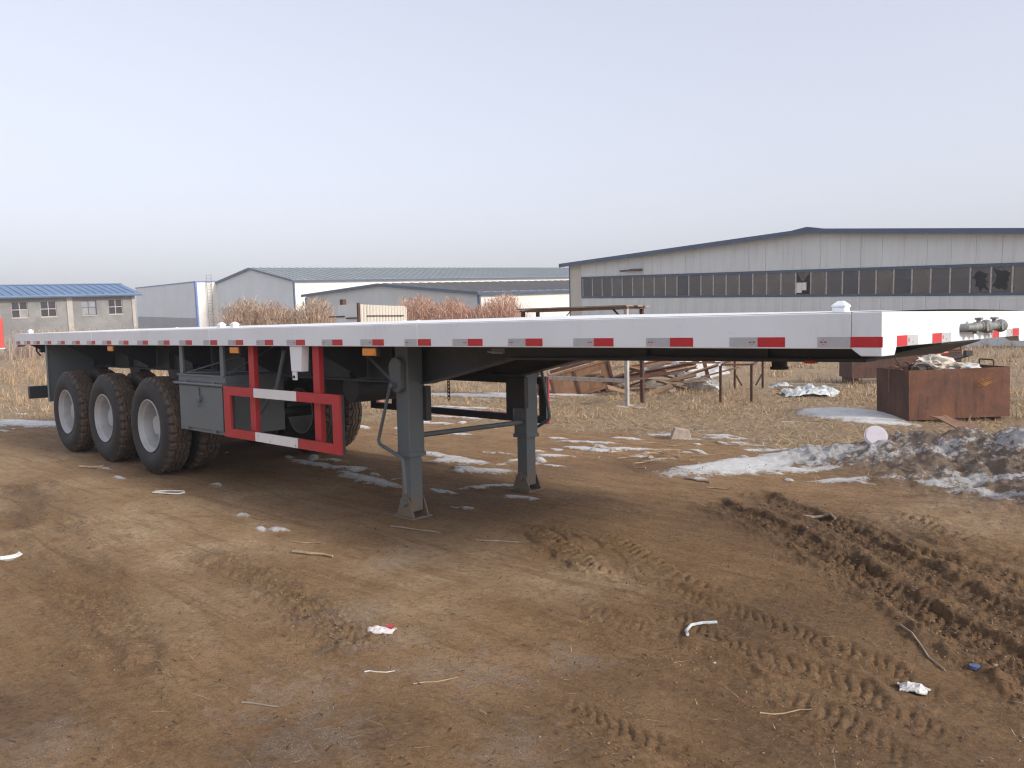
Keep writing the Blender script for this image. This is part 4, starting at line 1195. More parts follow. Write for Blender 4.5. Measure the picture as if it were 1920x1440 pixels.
# gable sheds behind
def shed(name, loc, label, W, eave, ridge, length, wall_g, wall_s, roofm, trim, band=None, panelw=2.4):
    r = site(name, loc, -2, label, 'building')
    def rz(s): return eave + (ridge - eave) * (1 - abs(s + W / 2) / (W / 2))
    k = int(W / panelw)
    for i in range(k):
        s0, s1 = -W + i * W / k, -W + (i + 1) * W / k
        pts = [(s0 + .01, 0, -1.5), (s1 - .01, 0, -1.5), (s1 - .01, 0, rz(s1) - .05), (s0 + .01, 0, rz(s0) - .05)]
        if s0 < -W / 2 - .01 and s1 > -W / 2 + .01: pts.insert(3, (-W / 2, 0, ridge - .05))
        MB().prism(pts, (0, .1, 0)).build('gable_panel', M[wall_g], r)
    kk = int(length / (panelw * 2))
    sm = MB().b(-.1, 0, .01, length / kk - .01, -1.5, eave).mesh('side_panel'); sm.materials.append(M[wall_s])
    for i in range(kk): inst('side_panel', sm, r, (0, .105 + i * length / kk, 0))
    MB().b(-W, -W + .1, .105, length, -1.5, eave).b(-W + .2, -.2, length, length + .1, -1.5, eave).build('far_walls', M[wall_g], r)
    rf = MB()
    for sg in (0, 1):
        x0 = -W - .4 if sg == 0 else .4
        rf.prism([(x0, -.35, eave - .02), (-W / 2, -.35, ridge + .05), (-W / 2, -.35, ridge + .22), (x0, -.35, eave + .15)], (0, length + .8, 0))
    roof = rf.build('roof', M[roofm], r)
    rib = MB()
    nrb = int(length / 1.2)
    for i in range(nrb):
        yy = .3 + i * 1.2
        rib.prism([(.38, yy, eave + .151), (-W / 2, yy, ridge + .221), (-W / 2, yy, ridge + .29), (.38, yy, eave + .22)], (0, .14, 0))
    rib.build('roof_ribs', M[roofm], roof)
    ft = MB()
    for x0 in (-W - .42, .42):
        ft.prism([(x0, -.40, eave - .12), (-W / 2, -.40, ridge - .05), (-W / 2, -.40, ridge + .25), (x0, -.40, eave + .18)], (0, .045, 0))
    ft.b(-.02, .25, -.06, .12, -1.5, eave - .15).b(-W - .1, -W + .1, -.06, .0, -1.5, eave - .15)
    ft.b(.41, .46, -.35, length, eave - .1, eave + .12)
    ft.build('trim', M[trim], r)
    if band: MB().b(band[0], band[1], -.06, .0, band[2], band[3]).build('window_band', M['band_grey'], r)
    return r
shed('storage_shed', (-100.88, 58.39, 0), 'large shed with pale blue gable, white side wall and grey-green roof', 24.8, 8.45, 10.45, 95, 'clad_blue', 'clad_white', 'roof_green', 'trim_navy', (-23.0, -1.5, 3.2, 4.6))
shed('storage_shed', (-53.19, 48.57, 0), 'low grey shed with brown-grey roof between the big shed and warehouse', 30.6, 4.55, 5.52, 45, 'shed_grey', 'clad_white', 'roof_brown', 'trim_navy')

# flat-topped blue-edged building with a ladder
TW = site('steel_building', (-125.2, 55.67, 0), -2, 'pale steel building with bright blue corner trim and roof ladder', 'building')
for i in range(10):
    s0, s1 = -i * 2.6, -(i + 1) * 2.6
    MB().prism([(s0 - .01, 0, 3.74), (s1 + .01, 0, 3.74), (s1 + .01, 0, 9.45 + s1 * .024), (s0 - .01, 0, 9.45 + s0 * .024)], (0, .1, 0)).build('wall_panel', M['clad_blue'], TW)
MB().b(-26, 0, -.03, .1, -1.5, 3.72).build('plinth', M['band_grey'], TW)
for i in range(8):
    MB().b(-.1, 0, .11 + i * 2.4, .09 + (i + 1) * 2.4, -1.5, 9.45).build('wall_panel', M['clad_white'], TW)
MB().b(-26, -25.9, .12, 19.2, -1.5, 8.7).build('far_wall', M['clad_blue'], TW)
MB().b(-25.8, -.2, 19.2, 19.3, -1.5, 8.7).build('far_wall', M['clad_blue'], TW)
MB().prism([(.1, -.1, 9.46), (-26.1, -.1, 8.83), (-26.1, -.1, 8.98), (.1, -.1, 9.62)], (0, 19.5, 0)).build('roof', M['trim_blue'], TW)
MB().b(-.36, .12, -.12, .14, -1.5, 9.46).build('corner_trim', M['trim_blue'], TW)
ld = MB()
for yy in (1.6, 2.4): ld.b(.35, .41, yy, yy + .06, .0, 10.7)
for k in range(24): ld.b(.355, .405, 1.655, 2.405, .3 + k * .44, .35 + k * .44)
for zz in (2, 5, 9): ld.b(0, .355, 1.61, 1.65, zz, zz + .05).b(0, .355, 2.41, 2.45, zz, zz + .05)
ld.build('ladder', M['steel'], TW)

# grey cement building with the blue roof: long wall along local y (towards -y), front faces +x
GB = site('cement_building', (-75.86, 26.64, 0), 0, 'grey cement building with blue sheet roof and four-pane windows', 'building')
wins = [(-20.2, -18.9), (-17.2, -15.9), (-13.0, -11.7), (-9.95, -8.72), (-7.77, -6.52), (-4.55, -3.28), (-2.25, -1.02)]
Z0, Z1 = 3.36, 4.70
wall = MB().b(-.3, 0, -24, 0, -1.5, Z0).b(-.3, 0, -24, 0, Z1, 5.2)
ed = [-24.0] + [q for w in wins for q in w] + [0.0]
for a, b in zip(ed[0::2], ed[1::2]): wall.b(-.3, 0, a, b, Z0, Z1)
wall.build('wall', M['cement'], GB)
MB().b(-8, -.3, -.3, -.001, -1.5, 5.1).b(-8, -.3, -24, -23.7, -1.5, 5.1).b(-8, -7.7, -23.7, -.3, -1.5, 5.1).b(-7.7, -.31, -23.7, -.31, 4.95, 5.05).build('end_walls', M['cement'], GB)
MB().b(-7.6, -.4, -5.6, -5.4, -1, 4.9).b(-7.6, -.4, -11, -10.8, -1, 4.9).build('inner_partition', M['interior'], GB)
for a, b in ((-.22, .06), (-5.72, -5.26), (-11.3, -10.84), (-16.9, -16.44)):
    MB().b(.002, .10, a, b, -1.5, 5.15).build('column', M['cement_pale'], GB)
MB().b(.001, .05, -24, -.24, 4.98, 5.18).build('lintel_band', M['cement_pale'], GB)
for k, (a, b) in enumerate(wins):
    fr = MB()
    m_ = (a + b) / 2; zm = (Z0 + Z1) / 2
    fr.b(-.16, -.10, a, a + .05, Z0, Z1).b(-.16, -.10, b - .05, b, Z0, Z1).b(-.16, -.10, a + .05, b - .05, Z0, Z0 + .05).b(-.16, -.10, a + .05, b - .05, Z1 - .05, Z1).b(-.158, -.102, m_ - .03, m_ + .03, Z0 + .05, Z1 - .05).b(-.157, -.103, a + .05, m_ - .03, zm - .03, zm + .03).b(-.157, -.103, m_ + .03, b - .05, zm - .03, zm + .03)
    w = fr.build('window', M['mullion' if k != 5 else 'trim_navy'], GB)
    MB().b(-.02, .06, a - .05, b + .05, Z0 - .07, Z0 - .002).build('sill', M['cement_pale'], w)
    for q, (y0, y1, z0, z1) in enumerate(((a + .05, m_ - .03, Z0 + .05, zm - .03), (m_ + .03, b - .05, Z0 + .05, zm - .03), (a + .05, m_ - .03, zm + .03, Z1 - .05), (m_ + .03, b - .05, zm + .03, Z1 - .05))):
        mat_ = 'glass_pale' if k == 5 else 'glass_dark'
        if k == 3 and q == 1: mat_ = 'glass_pale'
        MB().b(-.135, -.125, y0, y1, z0, z1).build('pane', M[mat_], w)
rf = MB().prism([(.65, -24.4, 5.10), (-4, -24.4, 6.02), (-4, -24.4, 6.12), (.65, -24.4, 5.20)], (0, 24.9, 0)).prism([(-8.65, -24.4, 5.10), (-4, -24.4, 6.02), (-4, -24.4, 6.12), (-8.65, -24.4, 5.20)], (0, 24.9, 0))
roof = rf.build('roof', M['roof_blue'], GB)
rib = MB()
for i in range(38):
    yy = -24.2 + i * .65
    rib.prism([(.64, yy, 5.203), (-3.98, yy, 6.118), (-3.98, yy, 6.178), (.64, yy, 5.263)], (0, .10, 0))
rib.build('roof_ribs', M['roof_blue'], roof)
MB().b(.40, .66, -24.4, .5, 4.99, 5.10).build('gutter', M['trim_navy'], roof)
MB().b(-4.2, -3.8, -24.4, .5, 6.13, 6.20).build('ridge_cap', M['roof_blue'], roof)

# ------------------------------------------------------------------ things in the yard behind the trailer
def frame_rot(zdeg, tilt=0, axis='Y'):
    return (Matrix.Rotation(R(zdeg), 3, 'Z') @ Matrix.Rotation(R(tilt), 3, axis))

# rusty skip
SK = thing('scrap_skip', (-2.74, 8.82, 0), 'open rusty steel skip full of scrap beside the snow patch', 'skip', rot=(0, R(-1.0), R(46.9)))
# local x runs along the long front side, local y along the short left side
SL, SWd, SH = 1.50, .93, .77
def wavy(p0, p1, z0, z1, thick, nrm, n=10):
    """dented sheet between two foot points"""
    vs, fs = [], []
    p0, p1, nrm = Vector(p0), Vector(p1), Vector(nrm)
    for side in (0, 1):
        for i in range(n + 1):
            for j in range(5):
                t, u = i / n, j / 4
                q = p0.lerp(p1, t); q.z = z0 + (z1 - z0) * u
                bulge = .018 * math.sin(t * 7 + u * 2.3) * math.sin(math.pi * t) + .012 * math.sin(u * 5 + t * 11) * math.sin(math.pi * t)
                vs.append(q + nrm * (bulge - side * thick))
    m = (n + 1) * 5
    for i in range(n):
        for j in range(4):
            a = i * 5 + j
            fs.append((a, a + 5, a + 6, a + 1)); fs.append((m + a, m + a + 1, m + a + 6, m + a + 5))
    for i in range(n):
        a = i * 5 + 4; fs.append((a, a + 5, m + a + 5, m + a))
        a = i * 5; fs.append((a, m + a, m + a + 5, a + 5))
    for j in range(4):
        fs.append((j, j + 1, m + j + 1, m + j)); a = n * 5 + j; fs.append((a, m + a, m + a + 1, a + 1))
    return MB().add(vs, fs)
front = wavy((0, 0, 0), (SL, 0, 0), .05, SH, .012, (0, -1, 0)).build('front_panel', M['rust'], SK, 0, True)
wavy((0, .013, 0), (0, SWd, 0), .05, SH, .012, (-1, 0, 0)).build('side_panel', M['rust_dark'], SK, 0, True)
wavy((SL, .013, 0), (SL, SWd, 0), .05, SH, .012, (1, 0, 0)).build('side_panel', M['rust_dark'], SK, 0, True)
wavy((.013, SWd, 0), (SL - .013, SWd, 0), .05, SH, .012, (0, 1, 0)).build('back_panel', M['rust_dark'], SK, 0, True)
MB().b(.02, SL - .02, .02, SWd - .02, .05, .065).build('floor_plate', M['rust_dark'], SK)
MB().b(.1, .2, .05, SWd - .05, -.03, .049).b(SL - .2, SL - .1, .05, SWd - .05, -.03, .049).build('skid', M['rust_dark'], SK)
MB().b(.02, SL - .02, .02, SWd - .02, .5, .56).build('scrap_fill', M['rust_dark'], SK)
for hx in (SL - .06,):
    MB().tube(round_path([(hx, .28, SH - .05), (hx, .28, SH + .09), (hx, .62, SH + .09), (hx, .62, SH - .05)], 4, .03), .011, 6).build('lifting_loop', M['rust_dark'], SK)
MB().tube(round_path([(-.03, .50, .42), (-.03, .50, SH + .02), (-.02, .38, SH + .06), (.10, .34, SH - .02)], 5, .06), .010, 6).build('bent_rod', M['rust_brown'], SK)
smear = MB()
rs = random.Random(5)
for k in range(7):
    z0 = .50 + k * .018
    smear.prism([(.98 + rs.uniform(-.02, .02), -.024, z0 - .005), (1.10 + rs.uniform(-.02, .03), -.026, z0 + .01), (1.26 + rs.uniform(-.02, .04), -.026, z0 + .06 + rs.uniform(0, .02)), (1.10, -.026, z0 + .018)], (0, .003, 0))
smear.build('paint_smear', plain('orange_smear', (.30, .13, .025), .8), SK)

def lump(name, c, s, m, label, cat, seed, sub=3, amp=.28, group=None):
    bm = bmesh.new(); bmesh.ops.create_icosphere(bm, subdivisions=sub, radius=1)
    v = np.array([q.co[:] for q in bm.verts])
    n1 = fbm(v[:, 0] * 1.6 + seed, v[:, 1] * 1.6 + v[:, 2] * 1.3, 4, seed)
    n2 = 1 - np.abs(fbm(v[:, 0] * 2.7 - seed, v[:, 2] * 2.7 + v[:, 1] * 2, 3, seed + 9)) * 2
    f = 1 + amp * n1 + amp * .6 * n2
    for q, k in zip(bm.verts, f): q.co = Vector((q.co.x * s[0] * k, q.co.y * s[1] * k, q.co.z * s[2] * k))
    me = bpy.data.meshes.new(name); bm.to_mesh(me); bm.free()
    me.shade_smooth(); me.set_sharp_from_angle(angle=R(35))
    o = link(name, me, M[m]); o.location = c
    tag(o, label, cat, group)
    return o
def skp(x, y, z): return (Matrix.Rotation(R(46.9), 3, 'Z') @ Vector((x, y, z))) + Vector((-2.74, 8.82, 0))
lump('cloth_bundle', skp(.60, .40, .80), (.26, .22, .13), 'sack', 'crumpled cream cloth heaped on top of the rusty skip', 'cloth', 3, 4, .55)
lump('cloth_bundle', skp(.95, .30, .73), (.20, .16, .10), 'paper', 'smaller white cloth in the skip right of the cream heap', 'cloth', 5, 4, .5)
lump('rag', skp(.74, .22, .76), (.08, .08, .06), 'tarp', 'small grey rag between the two cloths in the skip', 'cloth', 8)
lv = thing('crank_rod', skp(.55, .62, .70), 'bent crank rod with red grip sticking up from the skip', 'scrap rod')
MB().tube(round_path([skp(.55, .62, .70), skp(.62, .62, .95), skp(.80, .62, .985), skp(1.13, .62, 1.0), skp(1.13, .62, 1.15), skp(1.01, .62, 1.165)], 4, .02), .011, 6).build('rod', M['rust_dark'], lv)
MB().tube([skp(.68, .62, .966), skp(.93, .62, .992)], .020, 8).build('grip', M['red'], lv)
MB().box(skp(1.03, .62, 1.175), (.12, .05, .045), frame_rot(46.9)).build('head', M['black'], lv)
solo('scrap_bar', MB().tube([skp(.72, .70, .80), skp(1.30, .66, .955)], .030, 6).box(skp(1.27, .66, .975), (.10, .08, .08), frame_rot(46.9)), M['black'], 'dark square steel arm leaning out of the skip to the right', 'scrap bar', loc=skp(.72, .70, .80))
for q, (a, b, r_) in enumerate(((.30, .30, .12), (.42, .50, .15), (.20, .55, .10))):
    pts = [skp(a + r_ * math.cos(t), b + .4 * r_ * math.sin(2 * t), .80 + r_ * .8 * math.sin(t)) for t in np.linspace(-.4, 3.6 + q * .5, 14)]
    solo('wire_loop', MB().tube(pts, .010, 6), M['rust_dark'], ('small rusty wire loop nearest the skip front edge', 'large rusty wire loop beside the cream cloth in the skip', 'rusty wire loop near the left corner of the skip')[q], 'wire', loc=tuple(pts[0]))
solo('scrap_bar', MB().tube([skp(.05, .30, .80), skp(.25, .9, .93), skp(.6, 1.05, .98)], .018, 6).tube([skp(.62, .55, .74), skp(.70, .8, 1.02)], .016, 6), M['rust_dark'], 'thin rusty bars lying across the skip behind the loops', 'scrap bar', loc=skp(.05, .30, .80))

# second trough behind the skip
T2 = thing('rusty_trough', (-6.05, 15.6, 0), 'low rusty steel trough in the grass behind the skip', 'trough', rot=(0, 0, R(40)))
MB().b(-.15, 2.3, 0, .03, .15, .78).build('front_panel', M['rust_dark'], T2)
MB().b(-.15, -.12, .03, .9, .15, .78).build('side_panel', M['rust_dark'], T2)
MB().b(2.27, 2.3, .03, .9, .15, .78).build('side_panel', M['rust_dark'], T2)
MB().b(-.12, 2.27, .87, .9, .15, .72).build('back_panel', M['rust_dark'], T2)
MB().b(-.2, 2.35, -.02, .06, .781, .82).build('top_rail', M['rust_brown'], T2)
MB().b(-.1, 0, .05, .85, -.05, .149).b(2.15, 2.25, .05, .85, -.05, .149).build('skid', M['rust_dark'], T2)

# tall steel rack
RK = thing('steel_rack', (-9.0, 9.0, 0), 'tall rusty steel rack with plank top standing behind the trailer', 'rack')
OFF[RK.name] = (-9.0, 9.0, 0)
def RKp(mb, n, m): return mb.build(n, M[m], RK)
RKp(MB().b(-7.665, -7.595, 8.68, 8.74, -.05, 1.80), 'post', 'worn_post')
RKp(MB().b(-7.78, -7.72, 9.34, 9.40, -.05, 1.80), 'post', 'rust_dark')
RKp(MB().b(-10.25, -10.19, 8.68, 8.74, -.05, 1.80), 'post', 'rust_dark')
RKp(MB().b(-10.44, -10.38, 9.34, 9.40, -.05, 1.80), 'post', 'rust_dark')
RKp(MB().b(-10.19, -7.665, 8.69, 8.73, .44, .51), 'lower_rail', 'worn_post')
RKp(MB().b(-7.74, -7.60, 8.742, 9.338, .47, .50), 'lower_rail', 'rust_dark')
RKp(MB().b(-10.28, -7.58, 8.67, 8.73, 1.801, 1.84).b(-10.44, -7.70, 9.34, 9.40, 1.801, 1.84).b(-10.42, -7.6, 8.735, 9.335, 1.803, 1.815), 'top_frame', 'rust_brown')
for k in range(5):
    yy = 8.64 + k * .16
    RKp(MB().box((-8.99 + random.uniform(-.05, .05), yy + .07, 1.858), (2.75 + random.uniform(-.1, .1), .148, .026), Matrix.Rotation(random.uniform(-.01, .01), 3, 'Y')), 'plank', 'greywood')
RKp(MB().tube([(-7.66, 8.72, 1.55), (-7.95, 8.74, 1.80)], .02, 5), 'brace', 'rust_dark')
RKp(MB().tube([(-8.9, 8.66, 1.80), (-8.98, 8.62, 1.70), (-8.92, 8.60, 1.64)], .012, 5), 'hook', 'rust_dark')

# low frame table
FT = thing('bare_table', (-6.95, 11.9, 0), 'low bare rusty frame on four thin legs in the straw', 'table')
A_, B_, C_, D_ = (-6.54, 10.18), (-6.07, 10.49), (-7.84, 13.1), (-7.37, 13.5)
for (px, py) in (A_, B_, C_, D_):
    MB().b(px - .02, px + .02, py - .02, py + .02, -.03, .70).build('leg', M['rust_dark'], FT)
def bar(p, q, w): return MB().prism([Vector(p) + Vector((0, 0, 0)), Vector(q), Vector(q) + Vector((0, 0, w)), Vector(p) + Vector((0, 0, w))], ((Vector(q) - Vector(p)).cross(Vector((0, 0, 1))).normalized() * w))
for p, q in ((A_, B_), (C_, D_), (A_, C_), (B_, D_)):
    bar((*p, .701), (*q, .701), .035).build('top_rail', M['rust_dark'], FT)
bar((-6.54, 10.18, .74), (-7.3, 9.95, .74), .03).build('loose_bar', M['rust_brown'], FT)
for p, q in ((C_, (-7.72, 13.2)), (D_, (-7.49, 13.4))):
    MB().tube([(*p, .36), (*q, .08)], .022, 5).build('brace', M['rust_dark'], FT)

# wrecked rusty cabinet lying askew
WR = thing('wrecked_cabinet', (-9.95, 10.45, 0), 'tilted brown wrecked steel cabinet with ribbed panels behind the rack', 'cabinet', rot=(R(6), R(-15), R(44)))
cw, ch, cd = 1.36, .56, .75
MB().b(-.72, .64, 0, .02, .06, .06 + ch).build('front_panel', M['rust_brown'], WR)
MB().b(-.72, .64, .02, cd, .06, .08).build('bottom_panel', M['rust_dark'], WR)
MB().b(-.72, -.70, .02, cd, .08, .06 + ch).build('side_panel', M['rust_brown'], WR)
MB().b(-.70, .64, cd - .02, cd, .08, .45).build('back_panel', M['rust_dark'], WR)
for s0 in (-.72, -.18, .59):
    MB().b(s0, s0 + .05, -.035, -.001, .04, .08 + ch).build('rib', M['rust_dark'], WR)
for z0 in (.045, .06 + ch):
    MB().b(-.74, .66, -.04, .03, z0 - .03, z0 + .012).build('edge_rail', M['rust_brown'], WR)
MB().b(-.66, .62, .12, .20, ch + .08, ch + .14).b(-.4, .9, .35, .43, ch + .10, ch + .15).build('loose_rail', M['rust_dark'], WR)
MB().b(.05, .45, -.02, -.002, .28, .30).b(.42, .45, -.03, -.003, .16, .30).build('torn_flap', M['rust_dark'], WR)

def slab(name, pts, th, m, label, cat, seed=0, group=None):
    """bent sheet through a grid of four corner points"""
    a, b, c, d = (Vector(q) for q in pts)
    n = 7; vs, fs = [], []
    rr = random.Random(seed)
    for s in (0, 1):
        for i in range(n + 1):
            for j in range(n + 1):
                u, v = i / n, j / n
                q = a.lerp(b, u).lerp(d.lerp(c, u), v)
                k = .05 * math.sin(u * 4 + seed) * math.sin(v * 3.3 + seed * 2) * (a - c).length
                vs.append(q + Vector((0, 0, k - s * th)))
    m_ = (n + 1) ** 2
    for i in range(n):
        for j in range(n):
            q = i * (n + 1) + j
            fs += [(q, q + n + 1, q + n + 2, q + 1), (m_ + q, m_ + q + 1, m_ + q + n + 2, m_ + q + n + 1)]
    for i in range(n):
        for q, st in ((i, 1), (n * (n + 1) + i, 1)): fs.append((q, q + 1, m_ + q + 1, m_ + q))
        for q in (i * (n + 1), i * (n + 1) + n): fs.append((q, m_ + q, m_ + q + n + 1, q + n + 1))
    return solo(name, MB().add(vs, fs), M[m], label, cat, group, loc=tuple(a))
slab('metal_sheet', [(-9.3, 11.5, .35), (-8.5, 12.3, .30), (-9.0, 12.9, .95), (-9.7, 12.2, 1.05)], .01, 'tarp', 'pale bent sheet propped up behind the wrecked cabinet', 'sheet', 2)
slab('white_tarp', [(-8.6, 12.2, .25), (-7.9, 13.0, .30), (-8.5, 13.4, .85), (-8.9, 12.8, 1.0)], .012, 'paper', 'white plastic tarp draped over scrap right of the rack', 'tarp', 4)
lump('white_sack', (-8.25, 12.4, .12), (.38, .20, .17), 'paper', 'white sack slumped below the rusty channel end', 'sack', 14, 4, .4)
lump('grey_boulder', (-9.1, 12.0, .52), (.28, .2, .20), 'cement_pale', 'grey lump of concrete on the scrap heap behind the pale post', 'concrete lump', 12)
lump('grey_boulder', (-8.9, 11.6, .05), (.45, .3, .22), 'greywood', 'low brown earth and rubble heap under the scrap channel', 'rubble', 19)
def channel(p, q, w, h, m, name, label):
    p, q = Vector(p), Vector(q); d = (q - p).normalized(); s = d.cross(Vector((0, 0, 1))).normalized() * w
    u = s.cross(d).normalized() * h
    if u.z < 0: u = -u
    mb = MB().prism([p, q, q + u, p + u], s.normalized() * .012).prism([p, q, q + s, p + s], Vector((0, 0, -.012))).prism([p + u, q + u, q + u + s, p + u + s], Vector((0, 0, .012)))
    return solo(name, mb, M[m], label, 'steel channel', loc=tuple(p))
channel((-9.5, 10.75, .22), (-8.35, 12.3, .52), .12, .14, 'rust', 'steel_channel', 'long rusty channel leaning across the scrap heap')
channel((-9.35, 11.0, .50), (-8.55, 12.4, .74), .08, .08, 'rust_brown', 'steel_channel', 'thin brown channel above the long rusty one')
TP = thing('steel_bracket', (-8.3, 12.25, 0), 'rusty triangular steel bracket standing at the right end of the scrap', 'bracket')
OFF[TP.name] = (-8.3, 12.25, 0)
MB().tube([(-8.55, 12.15, .45), (-8.22, 12.35, .78)], .05, 4).build('brace', M['rust_dark'], TP)
MB().tube([(-8.22, 12.35, .78), (-8.12, 12.45, .25)], .05, 4).build('upright', M['rust'], TP)
MB().tube([(-8.22, 12.37, .66), (-8.0, 12.5, .68)], .045, 4).build('stub', M['wood'], TP)
MB().b(.30, .42, .05, .17, -.28, .055).build('leg', M['rust'], WR)

bt = MB()
rt_ = random.Random(8)
for k in range(22):
    cx_, cy_ = -9.0 + rt_.gauss(0, .55), 11.5 + rt_.gauss(0, .6)
    bt.box((cx_, cy_, rt_.uniform(.05, .55)), (rt_.uniform(.4, 1.3), rt_.uniform(.05, .16), .03), Matrix.Rotation(rt_.uniform(.2, 1.4), 3, 'Z') @ Matrix.Rotation(rt_.uniform(-.45, .35), 3, 'Y') @ Matrix.Rotation(rt_.uniform(-.6, .6), 3, 'X'))
tag(solo('broken_timber', bt, M['timber'], 'tangle of broken brown boards behind the rack posts', 'timber', loc=(-9, 11.5, 0)), None, None, kind='stuff')

# cream corrugated box in the weeds
CB = thing('corrugated_box', (-20.36, 11.86, 0), 'cream corrugated metal box with grey end in the weeds', 'metal box', rot=(0, 0, R(4)))
MB().b(-1.15, -.06, 0, .04, -.05, 2.32).build('end_panel', M['clad_grey'], CB)
MB().b(-.06, 0, -.02, .06, -.05, 2.36).build('corner_post', M['rust_dark'], CB)
MB().b(-1.15, 0, 2.04, 2.08, -.05, 2.22).b(-1.15, -1.11, .05, 2.03, -.05, 2.3).build('far_panels', M['clad_cream'], CB)
MB().b(-1.1, -.05, .06, 2.02, 2.24, 2.27).build('lid', M['clad_cream'], CB)
for k in range(15):
    MB().prism([(0, .07 + k * .131, -.05), (.0, .07 + k * .131 + .122, -.05), (.03, .07 + k * .131 + .09, -.05), (.03, .07 + k * .131 + .03, -.05)], (0, 0, 2.36 - k * .004)).build('corrugation', M['clad_cream'], CB)
MB().b(.031, .05, .3, 1.9, 1.92, 1.96).b(-1.5, -.7, -.03, -.001, 1.92, 1.96).b(-.6, -.05, -.05, -.021, 1.86, 1.90).build('latch_bar', M['rust_dark'], CB)
MB().b(-1.0, -.85, .05, .2, 2.275, 2.50).build('post_stub', M['rust_dark'], CB)

# dark low steel rail pile right of the thicket
solo('steel_rail', MB().tube([(-19.5, 19.5, 1.30), (-16.3, 22.9, 1.75)], .12, 4).b(-18.2, -18.1, 20.9, 21.0, -.1, 1.5).b(-16.9, -16.8, 22.2, 22.3, -.1, 1.6), M['trim_navy'], 'dark steel rail on short posts near the warehouse corner', 'rail', loc=(-18, 21, 0))

# red truck at the left edge
RT = thing('red_truck', (-45.7, 6.0, 0), 'red truck body cut off by the left edge of the picture', 'truck', rot=(0, 0, R(92)))
MB().b(-4, 2.0, -1.1, 1.1, .95, 2.42).build('body', M['truck_red'], RT, .03)
MB().b(-3.9, 2.02, -1.12, 1.12, .90, .948).build('floor_edge', M['gwhite'], RT)
for xx in (-3.0, .9):
    for yy in (-1.0, .75):
        MB().lathe([(0, .2), (0, .45), (.03, .5), (.22, .5), (.25, .45), (.25, .2)], 20, (xx, yy, .48)).build('wheel', M['black'], RT)
MB().b(-3.9, 1.9, -.5, .5, .55, .89).build('chassis', M['black'], RT)
MB().b(1.2, 1.7, -1.13, -1.101, 1.2, 1.7).build('door_panel', M['gwhite'], RT)

# boards, tarp, litter
def gz(x, y): return ground_z(x, y)
def board(x, y, L, w, t, ang, m, name, label, cat, tilt=0.0):
    z = gz(x, y) + t / 2 + .004
    rot = Matrix.Rotation(R(ang), 3, 'Z') @ Matrix.Rotation(R(tilt), 3, 'Y')
    mb = MB(); n = 5
    mb.box((x, y, z + abs(math.sin(R(tilt))) * L / 2), (L, w, t), rot)
    return solo(name, mb, M[m], label, cat, loc=(x, y, z - t / 2), bevel=.002)
board(-6.75, 14.3, 1.5, .16, .08, 22, 'greywood', 'timber_beam', 'grey timber beam lying behind the crumpled tarp', 'timber')
board(-6.4, 13.7, 1.3, .14, .07, 18, 'wood', 'timber_beam', 'brown timber beam just behind the crumpled tarp', 'timber')
def crumple(name, x, y, s, h, m, label, cat, seed, nn=14, ang=0):
    z0 = gz(x, y)
    vs, fs = [], []
    u = np.linspace(-1, 1, nn)
    U, V = np.meshgrid(u, u, indexing='ij')
    Z = h * (np.clip(1 - (U ** 2 + V ** 2) * .75, 0, 1) * (.45 + .55 * np.abs(fbm(U * 2.2 + seed, V * 2.2, 3, seed)) * 2) + .25 * np.abs(fbm(U * 4, V * 4 + seed, 2, seed + 4)))
    X = U * s[0] * (1 + .25 * fbm(V * 2, U * 0 + seed, 2, seed + 1)); Y = V * s[1] * (1 + .25 * fbm(U * 2, V * 0 + seed, 2, seed + 2))
    c, sn = math.cos(R(ang)), math.sin(R(ang))
    for i in range(nn):
        for j in range(nn):
            vs.append((x + X[i, j] * c - Y[i, j] * sn, y + X[i, j] * sn + Y[i, j] * c, z0 + .006 + Z[i, j]))
    vs += [(a, b, q - .004) for a, b, q in vs]
    m_ = nn * nn
    for i in range(nn - 1):
        for j in range(nn - 1):
            q = i * nn + j
            fs += [(q, q + nn, q + nn + 1, q + 1), (m_ + q, m_ + q + 1, m_ + q + nn + 1, m_ + q + nn)]
    o = solo(name, MB().add(vs, fs), M[m], label, cat, loc=(x, y, z0))
    return o
crumple('plastic_tarp', -5.75, 12.3, (.55, .36), .24, 'tarp', 'crumpled grey and white plastic tarp in the straw', 'tarp', 3, 18, 30)
crumple('plastic_scrap', -7.1, 13.9, (.25, .16), .12, 'tarp', 'small crumpled plastic at the foot of the bare frame', 'plastic', 6, 12, 10)
crumple('paper_wad', .17, -.08, (.055, .036), .028, 'paper', 'crumpled white paper on the mud at lower right', 'paper', 9, 12, 15)
M['wrapred'] = plain('wrapper_red_print', (.33, .05, .05), .6, .3, 40)
M['wrap'] = plain('red_white_wrapper', (.62, .55, .53), .5, .2, 30)
wrapper = crumple('snack_wrapper', -2.04, -1.12, (.07, .045), .022, 'wrap', 'crushed white and red wrapper on frosty mud in the foreground', 'wrapper', 12, 12, 40)
OFF[wrapper.name] = tuple(wrapper.location)
wz = gz(-2.035, -1.1)
MB().prism([(-2.035, -1.10, wz + .024), (-1.99, -1.09, wz + .014), (-2.0, -1.06, wz + .016), (-2.03, -1.065, wz + .026)], (0, 0, .002)).build('torn_flap', M['wrapred'], wrapper)
